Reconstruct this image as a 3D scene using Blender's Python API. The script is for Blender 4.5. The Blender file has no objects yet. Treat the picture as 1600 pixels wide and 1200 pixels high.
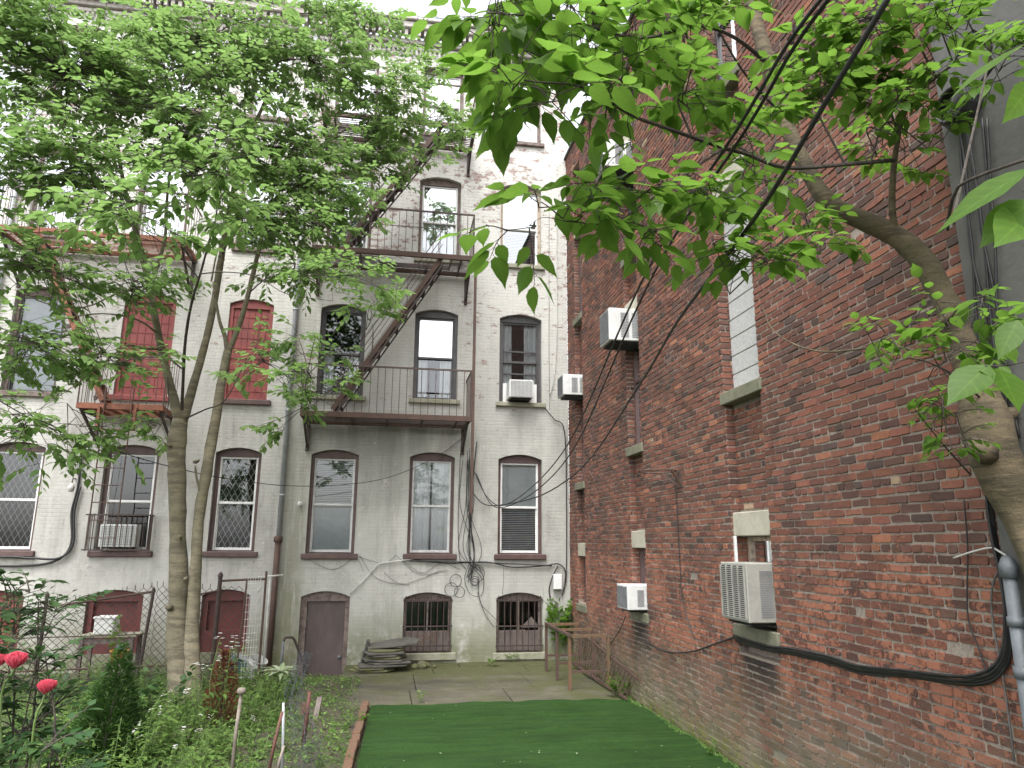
import bpy, math, random
from math import sin, cos, pi, radians
from mathutils import Vector as V, Matrix
from mathutils.geometry import tessellate_polygon
rnd = random.Random(7)
scene = bpy.context.scene
COL = scene.collection

# ------------------------------------------------------------------ camera
H = 2.15
FPX = 1120.0
def axes(yaw, pitch, roll):
    f = V((sin(yaw)*cos(pitch), cos(yaw)*cos(pitch), sin(pitch)))
    r = V((cos(yaw), -sin(yaw), 0)); u = r.cross(f)
    c, s = cos(roll), sin(roll)
    return c*r+s*u, -s*r+c*u, f
CR, CU, CF = axes(radians(9.7), radians(12.55), radians(.35))
def ray(px, py): return CF + CR*((px-800)/FPX) - CU*((py-600)/FPX)
def fac(px, py, Y=14.0):           # point on a plane parallel to the facade
    d = ray(px, py); t = Y/d.y
    return V((d.x*t, Y, H+d.z*t))
def wal(px, py, X=3.57):           # point on a plane parallel to the brick wall
    d = ray(px, py); t = X/d.x
    return V((X, d.y*t, H+d.z*t))
def gnd(px, py, z=0.0):
    d = ray(px, py); t = (z-H)/d.z
    return V((d.x*t, d.y*t, z))
cam_d = bpy.data.cameras.new('camera'); cam = bpy.data.objects.new('camera', cam_d); COL.objects.link(cam)
m = Matrix((CR, CU, -CF)).transposed().to_4x4(); m.translation = V((0, 0, H)); cam.matrix_world = m
cam_d.sensor_width = 36; cam_d.lens = 36*FPX/1600; cam_d.clip_end = 2000; cam_d.clip_start = .05
scene.camera = cam

# ------------------------------------------------------------------ light
W = bpy.data.worlds.new("World"); scene.world = W; W.use_nodes = True
nt = W.node_tree; nt.nodes.clear()
out = nt.nodes.new('ShaderNodeOutputWorld'); bg = nt.nodes.new('ShaderNodeBackground')
sky = nt.nodes.new('ShaderNodeTexSky'); sky.sky_type = 'NISHITA'; sky.sun_disc = False
SUN_EL, SUN_ROT = radians(62), radians(200)
sky.sun_elevation = SUN_EL; sky.sun_rotation = SUN_ROT; sky.air_density = 1.0; sky.dust_density = 4.0
hs = nt.nodes.new('ShaderNodeHueSaturation'); hs.inputs['Saturation'].default_value = .16
# overcast cloud deck: the sky colour greyed, with soft brighter and darker patches
tc = nt.nodes.new('ShaderNodeTexCoord'); nz = nt.nodes.new('ShaderNodeTexNoise'); nz.inputs['Scale'].default_value = 2.2
nz.inputs['Detail'].default_value = 5
mr = nt.nodes.new('ShaderNodeMapRange'); mr.inputs[1].default_value = .3; mr.inputs[2].default_value = .7
mr.inputs[3].default_value = .82; mr.inputs[4].default_value = 1.2
mx = nt.nodes.new('ShaderNodeVectorMath'); mx.operation = 'SCALE'
nt.links.new(tc.outputs['Generated'], nz.inputs['Vector']); nt.links.new(nz.outputs['Fac'], mr.inputs[0])
nt.links.new(sky.outputs[0], hs.inputs['Color']); nt.links.new(hs.outputs[0], mx.inputs[0]); nt.links.new(mr.outputs[0], mx.inputs['Scale'])
nt.links.new(mx.outputs[0], bg.inputs['Color']); nt.links.new(bg.outputs[0], out.inputs['Surface'])
bg.inputs['Strength'].default_value = .15
sd = bpy.data.lights.new('sun', 'SUN'); sd.energy = .55; sd.angle = radians(30); sd.color = (1, .97, .92)
so = bpy.data.objects.new('sun', sd); COL.objects.link(so)
sdir = V((sin(SUN_ROT)*cos(SUN_EL), cos(SUN_ROT)*cos(SUN_EL), sin(SUN_EL)))
so.rotation_euler = sdir.to_track_quat('Z', 'Y').to_euler(); so.location = (0, 0, 30)
scene.view_settings.view_transform = 'Standard'; scene.view_settings.look = 'None'
scene.view_settings.gamma = 1; scene.view_settings.use_curve_mapping = False
scene.view_settings.exposure = 1.8
scene.render.engine = 'CYCLES'
scene.cycles.max_bounces = 5; scene.cycles.transparent_max_bounces = 16
scene.cycles.diffuse_bounces = 3; scene.cycles.glossy_bounces = 2; scene.cycles.transmission_bounces = 3

# ------------------------------------------------------------------ materials
class NT:
    def __init__(s, name):
        s.m = bpy.data.materials.new(name); s.m.use_nodes = True; s.t = s.m.node_tree; s.t.nodes.clear()
        s.out = s.n('ShaderNodeOutputMaterial'); s.p = s.n('ShaderNodeBsdfPrincipled')
        s.l(s.p.outputs[0], s.out.inputs[0]); s._pos = None
    def n(s, k, **kw):
        x = s.t.nodes.new(k)
        for a, b in kw.items(): setattr(x, a, b)
        return x
    def l(s, a, b): s.t.links.new(a, b)
    def put(s, v, sock):
        if hasattr(v, 'default_value') or hasattr(v, 'is_output'): s.l(v, sock)
        else:
            if isinstance(v, tuple) and len(v) == 3 and len(sock.default_value) == 4: v = v+(1,)
            sock.default_value = v
    def pos(s):
        if s._pos is None: s._pos = s.n('ShaderNodeNewGeometry').outputs['Position']
        return s._pos
    def vec(s, sx, sy, sz, base=None):
        x = s.n('ShaderNodeVectorMath', operation='MULTIPLY'); s.l(base or s.pos(), x.inputs[0]); x.inputs[1].default_value = (sx, sy, sz)
        return x.outputs[0]
    def noise(s, scale, detail=4, rough=.6, vec=None, dist=0):
        x = s.n('ShaderNodeTexNoise'); s.l(vec or s.pos(), x.inputs['Vector']); x.inputs['Scale'].default_value = scale
        x.inputs['Detail'].default_value = detail; x.inputs['Roughness'].default_value = rough; x.inputs['Distortion'].default_value = dist
        return x.outputs['Fac']
    def ramp(s, v, a, b, lo=0., hi=1.):
        x = s.n('ShaderNodeMapRange'); s.put(v, x.inputs[0])
        for i, q in enumerate((a, b, lo, hi)): s.put(q, x.inputs[i+1])
        return x.outputs[0]
    def mix(s, f, a, b, mode='MIX'):
        x = s.n('ShaderNodeMix', data_type='RGBA', blend_type=mode); s.put(f, x.inputs[0]); s.put(a, x.inputs[6]); s.put(b, x.inputs[7])
        return x.outputs[2]
    def math(s, op, a, b=0., c=None, clamp=False):
        x = s.n('ShaderNodeMath', operation=op, use_clamp=clamp); s.put(a, x.inputs[0]); s.put(b, x.inputs[1])
        if c is not None: s.put(c, x.inputs[2])
        return x.outputs[0]
    def bump(s, h, dist=.01, strength=1., nrm=None):
        x = s.n('ShaderNodeBump'); s.l(h, x.inputs['Height']); x.inputs['Distance'].default_value = dist; x.inputs['Strength'].default_value = strength
        if nrm: s.l(nrm, x.inputs['Normal'])
        return x.outputs[0]
    def sep(s, v=None):
        x = s.n('ShaderNodeSeparateXYZ'); s.l(v or s.pos(), x.inputs[0]); return x.outputs
    def comb(s, a, b, c=0.):
        x = s.n('ShaderNodeCombineXYZ'); s.put(a, x.inputs[0]); s.put(b, x.inputs[1]); s.put(c, x.inputs[2]); return x.outputs[0]
    def fin(s, col, rough=.7, metal=0., nrm=None, spec=None):
        s.put(col, s.p.inputs['Base Color']); s.put(rough, s.p.inputs['Roughness']); s.p.inputs['Metallic'].default_value = metal
        if nrm: s.l(nrm, s.p.inputs['Normal'])
        if spec is not None: s.p.inputs['Specular IOR Level'].default_value = spec
        return s.m

def worn(name, c1, c2, scale=6, rough=.7, metal=0., bump=.002, lo=.4, hi=.65, stretch=None):
    t = NT(name); v = t.vec(*stretch) if stretch else None
    n = t.noise(scale, 6, .65, v); f = t.ramp(n, lo, hi)
    fine = t.noise(scale*9, 3)
    c = t.mix(f, c1, c2); c = t.mix(t.ramp(fine, .3, .7, 0, .35), c, tuple(q*.6 for q in c1))
    return t.fin(c, rough, metal, t.bump(t.noise(scale*12, 3), bump))

def painted_brick(name, paint, grey, brick, peel_lo, peel_hi):
    t = NT(name); X, Y, Z = t.sep()[0], t.sep()[1], t.sep()[2]
    wob = t.n('ShaderNodeVectorMath', operation='ADD')
    nv = t.n('ShaderNodeTexNoise'); nv.inputs['Scale'].default_value = 9; t.l(t.pos(), nv.inputs['Vector'])
    sc = t.n('ShaderNodeVectorMath', operation='SCALE'); sc.inputs['Scale'].default_value = .022
    t.l(nv.outputs['Color'], sc.inputs[0]); t.l(t.comb(t.math('ADD', X, Y), Z), wob.inputs[0]); t.l(sc.outputs[0], wob.inputs[1])
    b = t.n('ShaderNodeTexBrick'); t.l(wob.outputs[0], b.inputs['Vector'])
    b.inputs['Scale'].default_value = 1; b.inputs['Mortar Size'].default_value = .007; b.inputs['Mortar Smooth'].default_value = .6
    b.inputs['Brick Width'].default_value = .213; b.inputs['Row Height'].default_value = .0677; b.inputs['Bias'].default_value = 0
    b.inputs['Color1'].default_value = (1, 1, 1, 1); b.inputs['Color2'].default_value = (0, 0, 0, 1); b.inputs['Mortar'].default_value = (.5, .5, .5, 1)
    big = t.noise(.55, 5, .6); mid = t.noise(3.2, 6, .7); fine = t.noise(26, 4, .7)
    streak = t.noise(1.6, 6, .65, t.vec(2.6, 2.6, .35)); str2 = t.noise(5, 5, .7, t.vec(2.2, 2.2, .22))
    col = t.mix(t.ramp(big, .35, .65), paint, grey)
    col = t.mix(t.ramp(streak, .48, .70, 0, .5), col, (.20, .19, .165))
    col = t.mix(t.ramp(str2, .58, .74, 0, .42), col, (.12, .11, .10))
    col = t.mix(t.ramp(mid, .60, .72, 0, .35), col, (.74, .73, .68))
    col = t.mix(t.ramp(t.math('ADD', Z, t.math('MULTIPLY', big, 2.)), 5.2, 9.0, 0, .6), col, (.74, .73, .69))  # whiter upper floors: the stronger light up there put into the paint colour
    # green growth: at the foot of the wall and where water runs
    foot = t.ramp(Z, .15, 1.15, 1., 0.)
    g = t.math('MULTIPLY', foot, t.ramp(t.noise(2.3, 5, .7), .30, .5), clamp=True)
    wet = t.math('ABSOLUTE', t.math('SUBTRACT', t.math('ADD', X, t.math('MULTIPLY', t.noise(1.2), .5)), -1.42))
    g2 = t.math('MULTIPLY', t.math('MULTIPLY', t.ramp(wet, .10, .34, 1., 0.), t.ramp(Z, 1.2, 4.6, 1., 0.2)), t.ramp(str2, .30, .5), clamp=True)
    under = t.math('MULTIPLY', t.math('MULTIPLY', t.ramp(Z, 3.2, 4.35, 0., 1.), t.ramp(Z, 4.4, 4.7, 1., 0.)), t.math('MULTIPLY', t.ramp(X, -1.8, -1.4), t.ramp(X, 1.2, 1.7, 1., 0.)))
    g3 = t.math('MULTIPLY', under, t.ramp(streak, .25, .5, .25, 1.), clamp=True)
    col = t.mix(t.math('MULTIPLY', g, .85), col, (.115, .125, .045))
    col = t.mix(t.math('MULTIPLY', g2, .75), col, (.14, .14, .07))
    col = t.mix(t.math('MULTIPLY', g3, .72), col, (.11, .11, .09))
    # flaking paint shows single bricks
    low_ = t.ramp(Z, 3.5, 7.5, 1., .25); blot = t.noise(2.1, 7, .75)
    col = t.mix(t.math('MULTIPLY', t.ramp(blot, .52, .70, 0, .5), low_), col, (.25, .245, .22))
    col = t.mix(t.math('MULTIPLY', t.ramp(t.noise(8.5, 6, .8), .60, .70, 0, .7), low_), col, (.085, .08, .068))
    col = t.mix(t.math('MULTIPLY', t.ramp(t.noise(12, 4, .7), .64, .70, 0, .6), low_), col, (.62, .62, .58))
    perb = b.outputs['Color']
    pn = t.noise(7.5, 6, .75, t.vec(.9, .9, 1.6))
    zone = t.ramp(Z, 3.5, 8.5, peel_lo, peel_hi)
    zone = t.math('ADD', zone, t.ramp(big, .35, .65, -.05, .06))
    pn = t.math('ADD', pn, t.ramp(t.sep(perb)[0], 0, 1, -.07, .07))
    edge = t.ramp(t.math('ADD', t.math('ADD', pn, t.ramp(mid, .3, .7, -.05, .05)), zone), .615, .66)
    pb = t.math('MULTIPLY', edge, t.math('SUBTRACT', 1., t.math('MULTIPLY', b.outputs['Fac'], .55)))
    bcol = t.mix(fine, brick, tuple(q*.55 for q in brick)); bcol = t.mix(t.ramp(perb, 0, 1, 0, .5), bcol, (.30, .25, .22))
    col = t.mix(t.math('MULTIPLY', pb, .88), col, bcol)
    col = t.mix(t.math('MULTIPLY', b.outputs['Fac'], t.math('MULTIPLY', t.ramp(mid, .4, .6, .0, .30), t.ramp(Z, 1., 8., .15, 1.2))), col, (.25, .235, .21))
    col = t.mix(t.ramp(fine, .35, .75, 0, .22), col, (.28, .27, .245))
    h = t.math('SUBTRACT', t.math('MULTIPLY', fine, .45), t.math('MULTIPLY', b.outputs['Fac'], t.ramp(Z, 1., 7., .28, .9)))
    h = t.math('SUBTRACT', h, t.math('MULTIPLY', pb, .3)); h = t.math('ADD', h, t.math('MULTIPLY', mid, .6))
    return t.fin(col, .85, 0, t.bump(h, .0055))

def brick_mat():
    t = NT('old_red_brick'); Z = t.sep()[2]; Y = t.sep()[1]
    a = t.n('ShaderNodeAttribute', attribute_name='tone'); base = a.outputs['Color']
    n1 = t.noise(22, 6, .7); n2 = t.noise(90, 3, .6); n3 = t.noise(2.2, 4, .6)
    col = t.mix(t.ramp(n1, .38, .68, 0, .7), base, t.mix(.5, base, (.085, .055, .05)))
    col = t.mix(t.ramp(n2, .3, .75, 0, .22), col, (.27, .15, .11))
    # spalled faces, mostly a band one to two metres up
    band = t.math('MULTIPLY', t.ramp(Z, .5, 1.0), t.ramp(Z, 1.9, 2.5, 1., 0.))
    th = t.math('SUBTRACT', .66, t.math('MULTIPLY', band, .187))
    sp = t.ramp(t.math('SUBTRACT', t.math('ADD', t.math('MULTIPLY', n3, .45), t.math('MULTIPLY', t.noise(13, 6, .7), .55)), th), 0., .03)
    col = t.mix(t.math('MULTIPLY', sp, .8), col, t.mix(n2, (.40, .165, .10), (.25, .10, .065)))
    # soot
    soot = t.ramp(t.noise(1.1, 6, .75, t.vec(1, 1, 1.6)), .52, .66, 0, .75)
    col = t.mix(soot, col, (.060, .040, .035))
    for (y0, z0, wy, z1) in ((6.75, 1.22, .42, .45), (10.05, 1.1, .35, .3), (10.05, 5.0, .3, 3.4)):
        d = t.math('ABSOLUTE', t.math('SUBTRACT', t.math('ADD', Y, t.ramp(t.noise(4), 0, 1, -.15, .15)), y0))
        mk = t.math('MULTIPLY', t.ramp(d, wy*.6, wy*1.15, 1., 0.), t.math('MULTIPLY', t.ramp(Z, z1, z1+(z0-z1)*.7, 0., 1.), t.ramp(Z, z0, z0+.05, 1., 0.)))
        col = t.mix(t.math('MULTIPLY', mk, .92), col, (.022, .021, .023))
    # pale salts and green growth at the foot
    low = t.math('MULTIPLY', t.ramp(Z, .15, 1.1, 1., 0.), t.ramp(t.noise(1.4, 5), .2, .5))
    col = t.mix(t.math('MULTIPLY', low, .85), col, t.mix(t.ramp(t.noise(3), .4, .6), (.15, .145, .085), (.215, .185, .14)))
    moss = t.math('MULTIPLY', t.ramp(Z, .02, .30, 1., 0.), t.ramp(t.noise(6, 5), .42, .58))
    col = t.mix(t.math('MULTIPLY', moss, .85), col, (.12, .15, .025))
    h = t.math('ADD', t.math('MULTIPLY', n2, .35), n1)
    h = t.math('SUBTRACT', h, t.math('MULTIPLY', sp, .9))
    return t.fin(col, t.ramp(n1, .3, .7, .62, .85), 0, t.bump(h, .006), spec=.35)
def mortar_mat():
    t = NT('old_lime_mortar'); Z = t.sep()[2]; n = t.noise(35, 5, .7)
    col = t.mix(t.ramp(n, .3, .7), (.36, .31, .26), (.18, .145, .12))
    col = t.mix(t.ramp(t.noise(1.7, 4), .5, .68, 0, .6), col, (.10, .085, .08))
    col = t.mix(t.ramp(Z, 0, .8, .6, 0.), col, (.16, .17, .09))
    return t.fin(col, .95, 0, t.bump(n, .008))

M = {}
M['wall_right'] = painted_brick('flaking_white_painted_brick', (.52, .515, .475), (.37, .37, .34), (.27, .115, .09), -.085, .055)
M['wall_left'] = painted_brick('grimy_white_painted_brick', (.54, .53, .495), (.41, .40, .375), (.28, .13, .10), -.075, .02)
M['brick'] = brick_mat(); M['mortar'] = mortar_mat()
M['brown_paint'] = worn('chocolate_window_paint', (.088, .050, .046), (.13, .08, .072), 8, .5)
M['brown_faded'] = worn('faded_brown_paint', (.20, .155, .135), (.10, .07, .06), 11, .75, lo=.45, hi=.6)
M['tan_wood'] = worn('peeling_tan_wood', (.42, .35, .27), (.17, .12, .09), 14, .85, lo=.5, hi=.6)
M['door_brown'] = worn('brown_steel_door', (.115, .083, .078), (.075, .055, .048), 2.2, .5, lo=.45, hi=.7, stretch=(1.5, 1.5, .6))
M['dark_frame'] = worn('dark_grey_window_paint', (.055, .053, .055), (.085, .08, .08), 8, .45)
M['alu'] = worn('weathered_white_aluminium', (.62, .62, .61), (.48, .48, .47), 9, .4)
M['white_pvc'] = worn('white_vinyl', (.78, .78, .77), (.66, .66, .64), 5, .35)
M['red_paint'] = worn('faded_red_paint', (.27, .058, .052), (.19, .045, .042), 4, .6, lo=.35, hi=.65)
M['red_dark'] = worn('dark_red_paint', (.13, .028, .024), (.08, .022, .02), 5, .6)
M['rust'] = worn('rust_red_iron', (.108, .062, .047), (.066, .046, .036), 7, .8)
M['rust_orange'] = worn('orange_rust_iron', (.30, .115, .07), (.15, .065, .045), 9, .85)
M['rust_moss'] = worn('rusty_mossy_angle_iron', (.17, .085, .05), (.105, .095, .05), 9, .9)
M['iron_dark'] = worn('dark_iron', (.045, .035, .032), (.085, .05, .04), 14, .65)
M['rail'] = worn('brown_iron_rail', (.11, .075, .062), (.075, .05, .042), 20, .6)
M['galv'] = worn('galvanised_steel', (.42, .44, .46), (.30, .315, .33), 6, .45, .0)
M['galv_dark'] = worn('dull_grey_steel', (.15, .165, .18), (.10, .11, .12), 7, .5)
M['sill_dark'] = worn('grimy_mossy_sill', (.20, .195, .14), (.12, .125, .08), 8, .9)
M['stone'] = worn('mossy_window_stone', (.33, .315, .25), (.22, .23, .15), 7, .9)
M['lintel'] = worn('smooth_sandstone', (.47, .45, .36), (.36, .34, .27), 5, .85)
M['block'] = worn('grey_concrete_block', (.52, .52, .51), (.38, .38, .375), 30, .95)
M['stucco'] = worn('dirty_grey_stucco', (.15, .148, .138), (.10, .10, .093), 1.2, .9, bump=.004)
M['cable'] = worn('black_cable_sheath', (.018, .018, .02), (.035, .034, .034), 10, .5)
M['cable_grey'] = worn('grey_weathered_cable', (.16, .155, .15), (.07, .068, .066), 8, .6)
M['cable_white'] = worn('white_cable', (.62, .61, .58), (.45, .44, .42), 8, .6)
M['ac_white'] = worn('white_ac_casing', (.68, .69, .68), (.60, .60, .585), 2.5, .4)
M['ac_beige'] = worn('grey_beige_ac_casing', (.36, .355, .32), (.30, .295, .265), 3, .45)
M['ac_grille'] = worn('grey_grille', (.26, .27, .28), (.18, .185, .19), 5, .6)
M['dark_gap'] = worn('dark_interior', (.012, .012, .013), (.02, .02, .02), 5, .9)
M['blind'] = worn('grey_green_blind', (.66, .68, .62), (.56, .57, .53), 3, .6)
M['shade'] = worn('grey_roller_shade', (.44, .49, .50), (.38, .42, .435), 1.5, .8)
M['shade_light'] = worn('pale_window_shade', (.80, .82, .83), (.72, .74, .75), 1.0, .8)
M['curtain'] = worn('white_net_curtain', (.85, .85, .86), (.76, .76, .78), 3, .9)
M['plank'] = worn('grey_weathered_boards', (.19, .155, .14), (.11, .085, .077), 5, .85, stretch=(4, 4, .6))
M['slate'] = worn('bluestone_slab', (.105, .10, .085), (.055, .055, .045), 6, .8)
M['slate_moss'] = worn('mossy_slab', (.13, .135, .05), (.10, .095, .075), 8, .9)
M['plastic_white'] = worn('dirty_white_plastic', (.55, .56, .54), (.36, .36, .33), 7, .5)
M['plastic_blue'] = worn('blue_plastic', (.08, .15, .22), (.05, .08, .11), 6, .5)
M['orange_pot'] = worn('orange_yellow_plastic', (.55, .26, .05), (.4, .14, .03), 6, .5)
M['edging'] = worn('edging_brick', (.15, .068, .042), (.11, .09, .055), 14, .9)
M['stick'] = worn('weathered_wood_stake', (.25, .215, .18), (.15, .125, .10), 9, .9)
M['wood_red'] = worn('red_painted_stake', (.15, .06, .045), (.09, .05, .04), 9, .8)
M['net'] = worn('dark_bird_net', (.05, .06, .075), (.08, .09, .10), 5, .8)
M['cornice'] = worn('pale_cornice_paint', (.55, .53, .50), (.42, .36, .33), 5, .8)
M['roof'] = worn('tar_roof', (.05, .05, .05), (.08, .08, .08), 3, .9)
M['berry'] = worn('dark_berries', (.025, .02, .022), (.05, .03, .03), 20, .5)
M['tag_red'] = worn('red_tag', (.5, .03, .03), (.4, .02, .02), 3, .6)

def bark(name, a, b, moss):
    t = NT(name); n = t.noise(4, 6, .7, t.vec(1, 1, 3)); f = t.noise(30, 5, .7, t.vec(1.5, 1.5, 1)); k = t.noise(5, 5, .7, t.vec(.6, .6, 3.2))
    col = t.mix(t.ramp(n, .4, .62), a, b); col = t.mix(t.ramp(t.noise(1.6, 4), .45, .62, 0, .6), col, moss)
    col = t.mix(t.ramp(f, .45, .75, 0, .45), col, tuple(q*.45 for q in a)); col = t.mix(t.ramp(k, .50, .58, 0, .7), col, tuple(q*.6 for q in b))
    return t.fin(col, .9, 0, t.bump(t.math('ADD', t.math('MULTIPLY', f, .6), k), .012))
M['bark'] = bark('pale_olive_bark', (.26, .225, .155), (.165, .142, .10), (.12, .115, .065))
M['bark_dark'] = bark('dark_twig_bark', (.075, .06, .048), (.05, .04, .034), (.06, .055, .04))
M['bark_right'] = bark('brown_tree_bark', (.155, .12, .072), (.085, .068, .042), (.072, .07, .032))
M['stem'] = worn('green_stem', (.12, .20, .05), (.10, .13, .05), 12, .6)

def leafmat(name, c1, c2, trans=.45, rough=.5):
    t = NT(name); a = t.n('ShaderNodeAttribute', attribute_name='tone')
    s = t.sep(a.outputs['Color']); tone, along = s[0], s[1]
    vein = t.math('PINGPONG', t.math('SUBTRACT', t.math('MULTIPLY', s[2], 7.), t.math('MULTIPLY', along, 1.3)), .5)
    col = t.mix(tone, c1, c2)
    col = t.mix(t.ramp(along, .0, .09, .30, 0.), col, tuple(min(1, q*1.7) for q in c2))     # pale midrib
    col = t.mix(t.ramp(vein, 0., .07, .28, 0.), col, tuple(min(1, q*1.6) for q in c2)); col = t.mix(t.ramp(vein, .2, .5, 0, .18), col, c1)
    col = t.mix(t.ramp(t.noise(40, 3), .35, .7, 0, .3), col, tuple(q*.6 for q in c1))
    geo = t.n('ShaderNodeNewGeometry')
    col = t.mix(t.math('MULTIPLY', geo.outputs['Backfacing'], .35), col, tuple(min(1, q*1.15+.004) for q in c1))
    t.put(col, t.p.inputs['Base Color']); t.p.inputs['Roughness'].default_value = rough; t.p.inputs['Specular IOR Level'].default_value = .3
    tr = t.n('ShaderNodeBsdfTranslucent'); t.put(t.mix(.5, col, tuple(min(1, q*1.6) for q in c2)), tr.inputs['Color'])
    ms = t.n('ShaderNodeMixShader'); ms.inputs[0].default_value = trans
    t.l(t.p.outputs[0], ms.inputs[1]); t.l(tr.outputs[0], ms.inputs[2]); t.l(ms.outputs[0], t.out.inputs[0])
    return t.m
M['leaf'] = leafmat('mulberry_leaf', (.085, .155, .045), (.21, .33, .095), .52)
M['leaf_near'] = leafmat('broad_green_leaf', (.055, .125, .016), (.16, .29, .042), .55, .45)
M['leaf_low'] = leafmat('garden_leaf', (.055, .115, .026), (.20, .31, .08), .4)
M['leaf_dark'] = leafmat('dark_leaf', (.02, .06, .018), (.07, .13, .04), .25)
M['leaf_pale'] = leafmat('variegated_leaf', (.25, .33, .17), (.50, .55, .40), .3)
M['spruce'] = leafmat('spruce_needles', (.020, .062, .012), (.075, .15, .03), .15, .7)
M['leaf_brown'] = leafmat('dead_brown_leaf', (.10, .035, .02), (.19, .07, .035), .15, .8)
M['petal_white'] = leafmat('white_petal', (.75, .75, .72), (.85, .85, .82), .3)
M['petal_red'] = leafmat('rose_petal', (.62, .06, .10), (.74, .20, .27), .3)

def glass(name, tint, refl, rough=.015):
    t = NT(name); t.t.nodes.remove(t.p)
    g = t.n('ShaderNodeBsdfGlossy'); g.inputs['Roughness'].default_value = rough; g.inputs['Color'].default_value = (.95, .97, 1, 1)
    tr = t.n('ShaderNodeBsdfTransparent'); tr.inputs['Color'].default_value = tint+(1,)
    fr = t.n('ShaderNodeFresnel'); fr.inputs['IOR'].default_value = 1.5
    n = t.bump(t.noise(1.6, 1), .006, .3); t.l(n, g.inputs['Normal'])
    f = t.math('ADD', t.math('MULTIPLY', fr.outputs[0], 1.6), refl, clamp=True)
    ms = t.n('ShaderNodeMixShader'); t.l(f, ms.inputs[0]); t.l(tr.outputs[0], ms.inputs[1]); t.l(g.outputs[0], ms.inputs[2])
    t.l(ms.outputs[0], t.out.inputs[0]); return t.m
M['glass'] = glass('window_glass', (.78, .81, .81), .045)
M['glass_bright'] = glass('sky_reflecting_glass', (.72, .75, .76), .42)
M['glass_half'] = glass('half_bright_glass', (.72, .75, .76), .24)
M['glass_dim'] = glass('dusty_glass', (.55, .57, .57), .0, .06)

def turf_mat():
    t = NT('artificial_turf'); n = t.math('ADD', t.math('MULTIPLY', t.noise(160, 3, .7), .5), t.math('MULTIPLY', t.noise(28, 5, .75, t.vec(1, .5, 1)), .5)); w = t.noise(3.2, 3, .5, t.vec(.4, 2.6, 1))
    col = t.mix(t.ramp(n, .35, .65), (.007, .029, .003), (.030, .078, .012)); col = t.mix(t.ramp(w, .5, .62, 0, .4), col, (.004, .02, .004)); col = t.mix(t.ramp(t.noise(1.1, 4), .35, .65, 0, .35), col, (.036, .085, .022))
    return t.fin(col, .85, 0, t.bump(t.math('ADD', n, t.math('MULTIPLY', w, 3.)), .02), spec=.2)
M['turf'] = turf_mat()
def soil_mat():
    t = NT('garden_soil'); n = t.noise(14, 6, .7); g = t.noise(2.5, 5, .65)
    col = t.mix(n, (.065, .05, .036), (.13, .105, .08)); col = t.mix(t.ramp(g, .42, .58, 0, .85), col, t.mix(n, (.035, .06, .018), (.07, .10, .03)))
    return t.fin(col, .95, 0, t.bump(t.math('ADD', n, t.noise(50)), .03))
M['soil'] = soil_mat()
def slab_mat():
    t = NT('mossy_concrete_slabs'); X, Y, Z = t.sep()
    n = t.noise(20, 6, .7); b = t.noise(.9, 5, .65); c = t.noise(2.6, 6, .7)
    col = t.mix(n, (.092, .085, .058), (.062, .057, .038)); col = t.mix(t.ramp(b, .4, .6), col, (.115, .108, .076))
    col = t.mix(t.ramp(c, .45, .68, 0, .6), col, (.048, .043, .033))
    far = t.ramp(Y, 11.4, 13.8, -.04, .17); rt = t.ramp(X, 2.2, 3.4, 0., .14)
    g = t.ramp(t.math('ADD', t.math('ADD', t.noise(1.5, 6, .7), far), rt), .44, .6, 0, .85)
    col = t.mix(g, col, t.mix(n, (.075, .082, .020), (.048, .053, .018)))
    dn = t.math('ADD', t.noise(1.3, 5, .7, t.vec(.7, 1.6, 1)), t.ramp(t.math('ABSOLUTE', t.math('SUBTRACT', Y, 12.0)), 0., 1.2, .10, -.12))
    col = t.mix(t.ramp(dn, .52, .66, 0, .85), col, (.05, .045, .032))
    return t.fin(col, .85, 0, t.bump(t.math('ADD', n, t.noise(90)), .004))
M['slab'] = slab_mat()

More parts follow.
